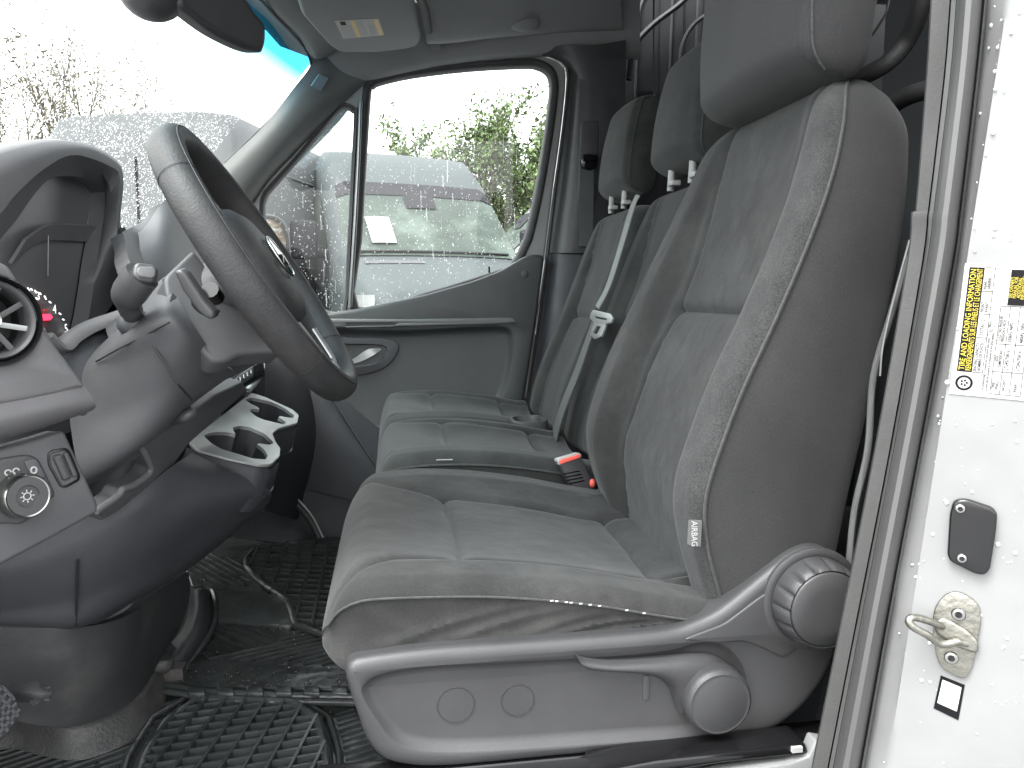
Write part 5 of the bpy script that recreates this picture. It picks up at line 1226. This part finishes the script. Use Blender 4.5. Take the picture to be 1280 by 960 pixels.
obj('pocket', patch([[W(100, 600, 1.08), W(150, 570, 1.08), W(205, 535, 1.10)], [W(105, 645, 1.03), W(150, 622, 1.05), W(208, 590, 1.10)]], 4, 4, .01), M['black'], db)
obj('release_handle', MB().tube(cr([W(200, 530, 1.02), W(216, 524, .99), W(232, 520, .975), W(241, 514, .98)], 5), [.004] * 3 + [.008] * 8 + [.007] * 5, 10), M['plastic_s'], db)
# port strip and arc under the column
pt = p3(W(235, 510, 1.10), W(330, 455, 1.30), W(332, 466, 1.29))
obj('port_strip', relief(pt, rpoly(pt.pts([(232, 512), (275, 480), (330, 450), (332, 470), (300, 486), (265, 502), (240, 524)]), .004), [], .02, .002), M['gloss'], db)
obj('port_block', relief(pt, rpoly(pt.pts([(276, 485), (310, 461), (311, 475), (278, 496)]), .003), [], .02, .002, 2, base=.012), M['plastic_s'], db)
for k in range(5):
    a = 288 + k * 4.5; b = 479 - k * 3.0; obj('port_mark', MB().tube([pt.w(*pt.px(a, b), .0125), pt.w(*pt.px(a + .8, b + 4.5), .0125)], .0008, 5), M['greyp'], db)
obj('silver_arc', MB().tube(cr([W(321, 443, 1.42), W(326, 450, 1.40), W(326, 462, 1.36), W(320, 476, 1.32), W(310, 488, 1.30)], 6), .0062, 10, flat=.7), M['silver'], db)
obj('arc_panel', patch([[W(250, 455, 1.35), W(300, 445, 1.42), W(323, 445, 1.46)], [W(250, 480, 1.35), W(300, 465, 1.40), W(326, 460, 1.44)], [W(270, 510, 1.35), W(300, 490, 1.36), W(310, 490, 1.36)]], 5, 5, .01), M['dashd'], db)
# centre stack sides and passenger side dash seen past the wheel
obj('centre_body', patch([
    [W(158, 300, 1.35), W(180, 285, 1.40), W(200, 256, 1.50), W(215, 248, 1.60), W(240, 262, 1.75)],
    [W(165, 320, 1.25), W(190, 310, 1.30), W(208, 290, 1.38), W(228, 285, 1.50), W(260, 290, 1.70)],
    [W(190, 350, 1.22), W(210, 345, 1.26), W(225, 335, 1.32), W(245, 330, 1.42), W(280, 330, 1.60)],
    [W(230, 400, 1.25), W(250, 400, 1.30), W(280, 400, 1.36), W(310, 400, 1.45), W(335, 400, 1.60)],
    [W(250, 470, 1.30), W(280, 470, 1.36), W(310, 460, 1.45), W(340, 450, 1.55), W(352, 440, 1.65)]], 6, 6, .02), M['dashm'], db)
obj('top_pad', patch([
    [W(153, 290, 1.25), W(178, 276, 1.55), W(206, 252, 1.85), W(260, 250, 2.35)],
    [W(156, 300, 1.22), W(182, 290, 1.45), W(215, 278, 1.75), W(285, 280, 2.3)],
    [W(160, 320, 1.15), W(186, 312, 1.35), W(240, 315, 1.70), W(310, 330, 2.3)],
    [W(170, 350, 1.12), W(200, 340, 1.30), W(270, 370, 1.70), W(335, 390, 2.3)]], 5, 5, .02), M['dashl'], db)
obj('passenger_dash', patch([
    [W(255, 300, 1.75), W(290, 320, 2.0), W(325, 345, 2.36)],
    [W(280, 360, 1.70), W(310, 372, 1.95), W(345, 388, 2.36)],
    [W(320, 420, 1.62), W(345, 430, 1.9), W(372, 440, 2.34)],
    [W(330, 500, 1.62), W(365, 520, 1.9), W(395, 540, 2.32)],
    [W(300, 620, 1.75), W(340, 640, 1.95), W(372, 650, 2.32)]], 6, 6, .02), M['dashd'], db)
obj('footwell_side', patch([
    [W(320, 470, 2.40), W(370, 480, 2.42), W(430, 560, 2.42), W(480, 600, 2.42)],
    [W(300, 560, 2.38), W(345, 590, 2.38), W(395, 650, 2.38), W(470, 690, 2.36)],
    [W(270, 672, 2.30), W(330, 676, 2.30), W(400, 690, 2.30), W(470, 735, 2.30)]], 5, 5, .02), M['dashd'], db)
obj('sill_seal', MB().tube(cr([W(340, 605, 2.28), W(362, 622, 2.27), W(385, 645, 2.26), W(400, 672, 2.24)], 5), .012, 10), M['rubber'], db)
obj('sill_edge', MB().tube(cr([W(348, 605, 2.26), W(370, 622, 2.25), (W(390, 645, 2.24)), W(404, 672, 2.22)], 5), .003, 8), M['greyp'], db)
obj('firewall', MB().prism([V((-.98, .62, -.05)), V((-.98, .62, .92)), V((-.98, 2.48, .92)), V((-.98, 2.48, -.05))], (-.02, 0, 0)), M['dashd'], db, smooth=False)
obj('inner_bulkhead', MB().box((-.73, 1.55, .44), (.36, 1.62, .30)), M['dashd'], db, bevel=.03)
obj('dash_top', MB().prism([V((-.98, .68, .86)), V((-.60, .68, .872)), V((-.495, .68, .862)), V((-.50, .68, .58)), V((-.98, .68, .58))], (0, 1.76, 0)), M['dashl'], db, bevel=.012)
obj('cowl', MB().box((-.80, 1.5, .83), (.42, 1.9, .04)), M['dashd'], db, bevel=.01)

# cup holder tray
CA, CB, CC = V((-.305, 1.15, .53)), V((-.185, 1.15, .495)), V((-.276, 1.5, .56))
CP = p3(W(235, 555, 1.15), W(335, 583, 1.15), W(313, 493, 1.50))
cup = [(235, 555), (313, 493), (330, 498), (365, 514), (373, 521), (371, 531), (347, 538), (340, 544), (344, 555), (350, 563), (349, 573), (338, 583), (325, 584), (285, 576), (245, 565)]
h1 = [(254, 548), (260, 544.5), (268, 543), (280, 543), (288, 544), (294, 546.5), (291, 541), (290, 537), (300, 535), (312, 537), (321, 541), (330, 545), (335, 550), (339.5, 554), (341, 557), (336, 559), (323, 557), (320, 558), (326, 562), (331, 567), (334, 573), (331, 577.5), (314, 576), (295, 570), (277, 565), (263, 557)]
h2 = [(305, 502), (314, 499.5), (335, 504), (346, 508), (356, 513.5), (367, 521.5), (366, 525), (356, 524), (350, 522.5), (347, 524), (352, 527), (356.5, 530.5), (355, 533.5), (342, 530.5), (328, 527), (319, 523), (312, 517), (313, 514), (318, 513.5), (324, 514.5), (321, 511), (314, 508)]
cpo = rpoly(CP.pts(cup), .007, 4)
tray = obj('cup_holder_plate', relief(CP, cpo, [(rpoly(CP.pts(h1), .003, 2), [(.0, -.003), (.0005, -.005)], False), (rpoly(CP.pts(h2), .003, 2), [(.0, -.003), (.0005, -.005)], False)], .004, .0015, 3, base=.004), M['plate'], db, angle=45, label='pale brushed plate with two double cup openings')
obj('cup_well', relief(CP, inset(ccw(cpo), .002), [(rpoly(CP.pts(h1), .003, 2), [(.001, -.012), (.004, -.075)], True), (rpoly(CP.pts(h2), .003, 2), [(.001, -.012), (.004, -.075)], True)], .012, .002, 2, base=-.0015), M['dashd'], tray)
cb2 = inset(ccw(cpo), -.001)
side_r = [[CP.w(a, b, n) for a, b in inset(cb2, i)] for i, n in ((0, -.004), (-.0015, -.012), (-.003, -.045), (-.001, -.049), (-.004, -.050), (-.002, -.054), (.006, -.075))]
obj('cup_holder_body', MB().grid([r for r in side_r], True), M['dashd'], tray, angle=50)

# ---------------------------------------------------------------- steering column, stalks, wheel
colm = thing('steering_column', 'grey steering column housing with thick stalk lever behind the wheel', 'steering column', W(250, 420, 1.0))
hpl = p3(W(207, 347, .945), W(242, 312, .985), W(320, 440, .95))
obj('housing', relief(hpl, rpoly(hpl.pts([(205, 346), (242, 311), (262, 338), (300, 385), (350, 425), (354, 440), (320, 441), (300, 443), (284, 452), (266, 452), (241, 426), (221, 396), (208, 370)]), .008), [], .03, .005, 4), M['dashm'], colm, angle=50)
obj('housing_gap', MB().tube(cr([W(205, 350, .965), W(210, 372, .945), W(220, 392, .925), W(236, 416, .93), W(252, 438, .945), W(266, 451, .965)], 5), .0022, 6), M['black'], colm)
ps = p3(W(228, 338, .90), W(270, 392, .90), W(255, 400, .905))
obj('stalk_recess', relief(ps, cpoly(ps.pts([(238, 366), (246, 378), (262, 388), (268, 392), (262, 396), (248, 394), (236, 382)]), 3), [], .01, .002, base=-.004), M['black'], colm)
obj('flat_stalk', relief(ps, rpoly(ps.pts([(226, 337), (233, 334), (240, 338), (264, 374), (276, 388), (275, 395), (268, 396), (258, 389), (236, 360)]), .005, 4), [], .012, .004, 4, base=.016), M['plastic_s'], colm)
obj('stalk_root', MB().tube([W(270, 372, .93), W(262, 362, .91)], .010, 12), M['gloss'], colm)
lvr = obj('stalk_lever', MB().tube(cr([W(169, 408, .93), W(165, 392, .91), W(160, 372, .89), W(168, 357, .88), W(178, 344, .875)], 5), [.0105] * 6 + [.0125, .0125, .013, .0145] + [.0165, .0175] + [.018] * 9, 20), M['plastic_s'], colm, angle=60)
cap_pl = Plane(W(183, 342, .868), (.45, -.80, .38))
obj('lever_cap', relief(cap_pl, rpoly(cap_pl.pts([(167, 332), (172, 329), (193, 332), (198, 338), (196, 350), (190, 354), (172, 352), (165, 345)]), .007, 4), [], .012, .004, 4, base=.004), M['plastic_s'], lvr)
obj('lever_button', relief(cap_pl, rpoly(cap_pl.pts([(171, 336), (190, 336), (194, 341), (193, 348), (189, 351), (173, 349), (169, 343)]), .006, 4), [], .008, .002, 3, base=.007), M['dashl'], lvr)
obj('lever_boot', MB().ball(W(169, 404, .925), .0195, 20, 10, (1, 1, .85)), M['plastic'], lvr)

sw = thing('steering_wheel', 'worn black three spoke steering wheel with silver lower spoke trim', 'steering wheel', W(325, 328, 1.0))
CW = W(322, 330, 1.0); A_t = W(213, 166, 1.0); A_b = W(434, 492, 1.0)
Tt = (A_t - A_b).normalized(); CW = (A_t + A_b) / 2; RW = (A_t - A_b).length / 2 - .012
Yv = V((.025, .999, 0)).normalized(); Tt = (Tt - Yv * Tt.dot(Yv)).normalized(); Nw = Yv.cross(Tt).normalized()
if Nw.x < 0: Nw = -Nw
RWy = RW * .98
def rimp(a, dr=0, dn=0): return CW + Tt * (RW + dr) * math.cos(a) + Yv * (RW + dr) * math.sin(a) + Nw * dn
rows = []
for i in range(128):
    a = 2 * math.pi * i / 128; thick = 1 + .10 * math.exp(-((math.sin(a * 1)) ** 2 - 1) ** 2 * 8)
    r_ = []
    for k in range(24):
        t = 2 * math.pi * k / 24; rr = .0165; rn = .0205
        g = 1 - .035 * math.exp(-((t - 1.2) / .10) ** 2)
        r_.append(rimp(a, rr * thick * math.cos(t) * g, rn * math.sin(t) * g))
    rows.append(r_)
rows.append(rows[0])
rim_o = obj('rim', MB().grid(rows, True), M['wheel'], sw, angle=80)
obj('rim_stitch_line', MB().tube([rimp(2 * math.pi * i / 128, .0166 * math.cos(1.2), .0206 * math.sin(1.2) * .995) for i in range(128)], .0007, 5, closed=True), M['black'], rim_o)
for a in (.95, 2.35, -.95, -2.35):
    obj('rim_joint', MB().tube([rimp(a, .0181 * math.cos(t), .0207 * math.sin(t)) for t in [2 * math.pi * k / 24 for k in range(24)]], .0004, 5, closed=True), M['black'], rim_o)
# airbag hub
hb = MB(); rows = []
for f, n in ((1.0, -.022), (1.0, -.008), (.98, .004), (.92, .014), (.78, .021), (.5, .026), (.02, .028)):
    r_ = []
    for k in range(48):
        a = 2 * math.pi * k / 48; rx = .082 * f; ry = .090 * f; sq = (abs(math.cos(a)) ** 3 + abs(math.sin(a)) ** 3) ** (-1 / 3)
        r_.append(CW - Nw * .005 + Tt * rx * sq * math.cos(a) + Yv * ry * sq * math.sin(a) + Nw * n)
    rows.append(r_)
hub = obj('airbag_hub', hb.grid(rows, True, False, True), M['wheel'], sw, angle=60)
em_ = MB(); ec = CW + Nw * .0265
em_.tube([ec + Tt * .027 * math.cos(t) + Yv * .027 * math.sin(t) for t in [2 * math.pi * k / 32 for k in range(32)]], .002, 8, closed=True)
for k in range(3):
    a = 2 * math.pi * k / 3; em_.tube([ec, ec + Tt * .027 * math.cos(a) + Yv * .027 * math.sin(a)], [.0045, .0012], 6)
obj('hub_emblem', em_, M['chrome'], hub, label='round chrome three pointed star emblem')
def spoke(a, w0, w1, name='spoke', mat='plastic_s'):
    rows = []
    for t in [k / 8 for k in range(9)]:
        r = .07 + (RW - .075) * t; wv = w0 + (w1 - w0) * t; d = Tt * math.cos(a) + Yv * math.sin(a); e = -Tt * math.sin(a) + Yv * math.cos(a)
        c_ = CW + d * r + Nw * (-.012 + .006 * t); rows.append([c_ + e * wv * math.cos(u) + Nw * .012 * math.sin(u) for u in [2 * math.pi * k / 16 for k in range(16)]])
    return obj(name, MB().grid(rows, True, True, True), M[mat], sw)
spoke(math.pi / 2 + .12, .035, .028); spoke(-math.pi / 2 - .12, .035, .028)
spoke(math.pi, .05, .034)
# silver trim of the lower spoke: an open U loop
def sp(t_, y_, n_): return CW - Tt * t_ + Yv * y_ + Nw * n_
U_ = [sp(.095, -.052, .004), sp(.14, -.046, .004), sp(RW - .03, -.040, .003), sp(RW - .012, -.030, .004), sp(RW - .008, 0, .005), sp(RW - .012, .030, .004), sp(RW - .03, .040, .003), sp(.14, .046, .004), sp(.095, .052, .004)]
obj('spoke_trim', MB().tube(cr(U_, 6), .0058, 10, flat=.6, upv=Nw), M['silver'], sw)
obj('hub_core', MB().lathe(CW - Nw * .07, Nw, [(.04, -.12), (.04, 0), (.04, .05)], 32), M['dashd'], sw)
# ================================================================ OUTSIDE: parked vans and trees
M['vgrey'] = pm('van_grey_paint', (.052, .060, .062), .6, var=.04, vs=1, spec=.12)
M['vwhite'] = pm('van_white_paint', (.22, .225, .225), .25, var=.03, vs=1, coat=.5)
M['vpale'] = pm('van_silver_paint', (.10, .103, .106), .6, var=.05, vs=1, spec=.12)
M['vglass'] = pm('van_dark_glass', (.035, .046, .04), .35, var=.3, vs=1.3, spec=.12, col2=(.08, .10, .088), mixs=1.1, mixr=(.48, .62))
M['vband'] = pm('van_black_band', (.022, .022, .025), .7, spec=.1)
ZT = [(0, .62), (.02, .88), (.12, 1.02), (.35, 1.14), (.6, 1.24), (.82, 1.35), (1.05, 1.56), (1.3, 1.80), (1.52, 2.02), (1.68, 2.19), (1.85, 2.36), (2.1, 2.52), (2.5, 2.60), (3.5, 2.63), (5.6, 2.63), (5.88, 2.58), (5.93, 2.2)]
HW = [(0, .62), (.05, .78), (.2, .90), (.5, .97), (1, .99), (5.85, .99), (5.93, .95)]
def vt_top(u): return lerp(u, ZT)
def vt_side(u, z):
    w_ = lerp(u, HW); t = max(0, (z - 1.0) / 1.62); return w_ * (1 - .13 * t ** 1.3)
def make_van(label, pos, rear_dir, scale, paint, paper=False):
    v = thing('parked_van', label, 'van', pos)
    fx = V((rear_dir[0], rear_dir[1], 0)).normalized(); sy = V((-fx.y, fx.x, 0))
    def L(u, y, z): return V(pos) + (fx * u + sy * y + V((0, 0, z))) * scale
    def topz(u, y):
        zt = vt_top(u); wv = vt_side(u, zt); k = min(1, abs(y) / wv)
        return zt - .02 * k * k - .16 * max(0, (k - .80) / .20) ** 2.2
    rows = []
    for u in [0, .01, .02, .06, .12, .22, .35, .5, .6, .72, .82, .95, 1.05, 1.2, 1.3, 1.42, 1.52, 1.6, 1.68, 1.76, 1.85, 1.97, 2.1, 2.3, 2.5, 3, 3.5, 4.2, 5, 5.6, 5.75, 5.85, 5.88, 5.91, 5.93]:
        zt = vt_top(u); wv = vt_side(u, zt); r = []
        for k in range(15):
            y = -wv + 2 * wv * k / 14; r.append(L(u, y, topz(u, y)))
        zs = zt - .18
        for k in range(1, 9):
            z = zs + (.35 - zs) * k / 8; r.append(L(u, vt_side(u, z), z))
        for k in range(8, 0, -1):
            z = zs + (.35 - zs) * k / 8; r.append(L(u, -vt_side(u, z), z))
        rows.append(r)
    body = obj('body', MB().grid(rows, True, True, True), M[paint], v, angle=35)
    def surf(us, ys, off_, name, mat, par, f=None):
        g = [[L(u, y, topz(u, y) + off_) for y in ys] for u in us]
        return obj(name, MB().grid(g), M[mat], par)
    yy = [-.80 + 1.6 * k / 16 for k in range(17)]
    g = []
    for u in [.84 + .78 * k / 12 for k in range(13)]:
        wv = vt_side(u, vt_top(u)) * .90; g.append([L(u - .006, wv * k / 8, topz(u, wv * k / 8) + .01) for k in range(-8, 9)])
    wsd = obj('windshield', MB().grid(g), M['vglass'], v)
    g = []
    for u in (1.50, 1.56, 1.63): 
        wv = vt_side(u, vt_top(u)) * .91; g.append([L(u - .012, wv * k / 8, topz(u, wv * k / 8) + .016) for k in range(-8, 9)])
    obj('shade_band', MB().grid(g), M['vband'], wsd)
    obj('sensor_pod', MB().grid([[L(u - .016, y, topz(u, y) + .02) for y in (-.16, -.08, 0, .08, .16)] for u in (1.36, 1.44, 1.52)]), M['vband'], wsd)
    obj('wiper', MB().tube([L(.86, y, topz(.86, y) + .03) for y in (-.75, -.3, .1, .5, .78)], .012, 6), M['vband'], v)
    obj('cowl_grille', MB().grid([[L(u, y, topz(u, y) + .008) for y in (.18, .4, .6, .75)] for u in (.70, .76)]), M['plastic'], v)
    if paper:
        obj('paper_sheet', MB().grid([[L(u - .02, y, topz(u, y) + .025) for y in (.38, .46, .54, .62)] for u in (.96, 1.08, 1.24)]), M['white'], wsd, label='white paper sheet behind the windshield')
    for sd_ in (1, -1):
        # front door glass
        P = [(1.28, 1.40), (1.45, 1.62), (1.80, 2.0), (1.95, 2.02), (2.42, 2.02), (2.42, 1.40)]
        o_ = [L(u, sd_ * (vt_side(u, z) + .008), z) for u, z in P]
        obj('side_window', MB().add(o_, [tuple(range(6))]), M['vglass'], v, smooth=False)
        for (a, b) in (((1.2, .5), (1.2, 1.35)), ((2.52, .5), (2.52, 2.2)), ((3.7, .5), (3.7, 2.2))):
            obj('door_gap', MB().tube([L(a[0], sd_ * (vt_side(a[0], z) + .003), z) for z in [a[1] + (b[1] - a[1]) * k / 6 for k in range(7)]], .008, 5), M['vband'], v)
        for z in (2.17, 1.28):
            obj('side_crease', MB().tube([L(u, sd_ * (vt_side(u, z) + .002), z) for u in (2.55, 3.5, 4.5, 5.8)], .014, 6), M[paint], v)
        P = [(2.75, 1.42), (2.75, 2.05), (3.6, 2.05), (3.6, 1.42)]
        obj('side_recess', MB().tube([L(u, sd_ * (vt_side(u, z) + .002), z) for u, z in P], .008, 5, closed=True), M['vband'], v)
        mbm = MB().box(V((0, 0, 0)), (.16, .24, .36)); rt = Matrix((fx, sy, V((0, 0, 1)))).transposed()
        c_ = L(1.25, sd_ * 1.20, 1.52); mm = MB(); mm.box(c_, (.16 * scale, .24 * scale, .36 * scale), rt)
        mo_ = obj('mirror_housing', mm, M['vband'], v, bevel=.04)
        obj('mirror_arm', MB().tube([L(1.30, sd_ * .95, 1.38), L(1.27, sd_ * 1.14, 1.40)], .04, 8), M['vband'], mo_)
        obj('headlight', MB().grid([[L(u, sd_ * (vt_side(u, z) + .006), z) for u in (.10, .25, .40)] for z in (.86, 1.0)]), M['glass'] if False else M['silver'], v)
        for u in (.95, 4.75):
            obj('wheel', MB().lathe(L(u, sd_ * .80, .34), sy * sd_, [(.20, .0), (.34, .0), (.36, .04), (.36, .18), (.32, .21), (.22, .20), (.20, .14), (.01, .12)], 28), M['rubber'], v)
    obj('rear_door_gap', MB().tube([L(5.935, 0, z) for z in (.5, 1.2, 2.2)], .012, 5), M['vband'], v)
    obj('grille', MB().grid([[L(-.012, y, z) for y in (-.45, 0, .45)] for z in (.55, .84)]), M['vband'], v)
    return v
def loc(px, py, Y): return W(px, py, Y)
d1 = V((-.27, .96, 0)).normalized()
base = W(548, 322, 8.0); f1 = base - d1 * .84 * 1.06
make_van('wet grey van facing us with white paper in its windshield', (f1.x, f1.y, -.30), d1, 1.06, 'vgrey', True)
make_van('white van standing side on behind the grey van', (.6, 13.3, -.30), (1, .12), 1.18, 'vwhite')
p3_ = W(165, 200, 7.6)
make_van('pale silver van seen from behind through the speckled windshield', (p3_.x - .05 + .30 * 6.2, 7.6 + 6.0, -.30), (-.30, -1), 1.05, 'vpale')

M['bark'] = pm('tree_bark', (.10, .085, .065), .9, var=.3, vs=9)
M['leafg'] = pm('spring_leaf', (.078, .12, .036), .7, var=.5, vs=2.2)
M['leafb'] = pm('bud_leaf', (.10, .09, .055), .8, var=.4, vs=3)
M['needleg'] = pm('conifer_needles', (.03, .055, .03), .8, var=.4, vs=3)
def tree(label, pos, h, spread, nleaf, leaf, up=.75, depth=4, seed=1, lsize=.09, group=None, kids=(4, 6)):
    rnd = random.Random(seed); t = thing('deciduous_tree', label, 'tree', pos, group)
    trunk, twigs, ends = MB(), MB(), []
    def grow(p, d, l, r, lv):
        n = 4; pts = [p]; rad = [r]; q = p
        for i in range(n):
            d = (d + V((rnd.gauss(0, .10), rnd.gauss(0, .10), rnd.gauss(.03, .05)))).normalized(); q = q + d * l / n; pts.append(q); rad.append(r * (1 - .5 * (i + 1) / n))
        (trunk if lv < 1 else twigs).tube(pts, rad, 5 if lv < 2 else 3)
        if lv >= 2: ends.extend(pts[1:])
        if lv < depth:
            for k in range(rnd.randint(*kids)):
                i = rnd.randint(1 if lv else 1, n); a = rnd.uniform(0, 6.283); ou = V((math.cos(a), math.sin(a), 0))
                nd = (d * up + ou * spread + V((0, 0, .25))).normalized(); grow(pts[i], nd, l * rnd.uniform(.45, .68), rad[i] * .72, lv + 1)
    grow(V(pos), V((0, 0, 1)), h * .45, h * .014, 0)
    obj('trunk', trunk, M['bark'], t, recalc=False)
    cr_o = obj('branches', twigs, M['bark'], t, recalc=False, kind='stuff')
    lm_ = MB()
    for i in range(nleaf):
        c = rnd.choice(ends) + V((rnd.gauss(0, .12), rnd.gauss(0, .12), rnd.gauss(0, .12))) * (h / 8)
        u = V((rnd.gauss(0, 1), rnd.gauss(0, 1), rnd.gauss(0, 1))).normalized(); v = u.cross(V((rnd.gauss(0, 1), rnd.gauss(0, 1), rnd.gauss(0, 1)))).normalized(); s_ = lsize * rnd.uniform(.6, 1.3)
        lm_.add([c - u * s_, c + v * s_ * .4, c + u * s_, c - v * s_ * .4], [(0, 1, 2, 3)])
    obj('crown', lm_, M[leaf], t, recalc=False, kind='stuff', smooth=False)
    return t
GZ = -.30
def tp(px, Y): p = W(px, 370, Y); return (p.x, Y, GZ)
tree('tall green tree in the middle of the far window', tp(590, 17), 6.5, .42, 9000, 'leafg', .9, 4, 4, .06, kids=(5, 7))
tree('bushy green tree left of the tall one, above the van roof', tp(530, 18), 5.6, .5, 7000, 'leafg', .8, 4, 7, .075, kids=(5, 7))
tree('green tree at the rear edge of the far window', tp(680, 16), 6.2, .45, 8000, 'leafg', .9, 4, 9, .075, kids=(5, 7))
tree('low green tree between the middle and rear trees', tp(640, 19), 5.4, .55, 7000, 'leafg', .8, 4, 13, .075, kids=(5, 7))
tree('large bare budding tree at the left edge of the windshield', tp(0, 20), 9.2, .6, 1800, 'leafb', .8, 4, 21, .06, kids=(5, 6))
tree('slim bare tree standing left of the mirror', tp(88, 22), 9.2, .34, 1500, 'leafb', 1.0, 4, 22, .06, kids=(5, 6))
tree('bare tree with spreading twigs right of the slim one', tp(140, 22), 8.8, .5, 1600, 'leafb', .9, 4, 27, .06, kids=(5, 6))
cf = thing('conifer', 'tip of a small dark conifer behind the steering wheel top', 'tree', tp(222, 24)); ct_ = tp(222, 24)
obj('trunk', MB().tube([V(ct_), V(ct_) + V((0, 0, 6.0))], [.12, .01], 6), M['bark'], cf)
nb = MB(); rc_ = random.Random(4)
for i in range(1500):
    t_ = rc_.random() ** .7; z = 1.2 + 5.0 * t_; r = (1 - t_) * 1.5 * rc_.random() + .02; a = rc_.uniform(0, 6.283); c = V(ct_) + V((r * math.cos(a), r * math.sin(a), z - r * .25)); o_ = V((math.cos(a), math.sin(a), .1)) * .22
    nb.add([c, c + o_ + V((0, 0, .05)), c + o_ * 1.3 - V((0, 0, .04)), c + o_ * .6 - V((0, 0, .08))], [(0, 1, 2, 3)])
obj('crown', nb, M['needleg'], cf, recalc=False, kind='stuff', smooth=False)
pole = thing('lamp_post', 'thin grey pole rising behind the grey van roof', 'pole', tp(418, 16)); pz = V(tp(418, 16))
obj('post', MB().tube([pz, pz + V((0, 0, 5.0))], [.05, .035], 8), M['greyp'], pole)
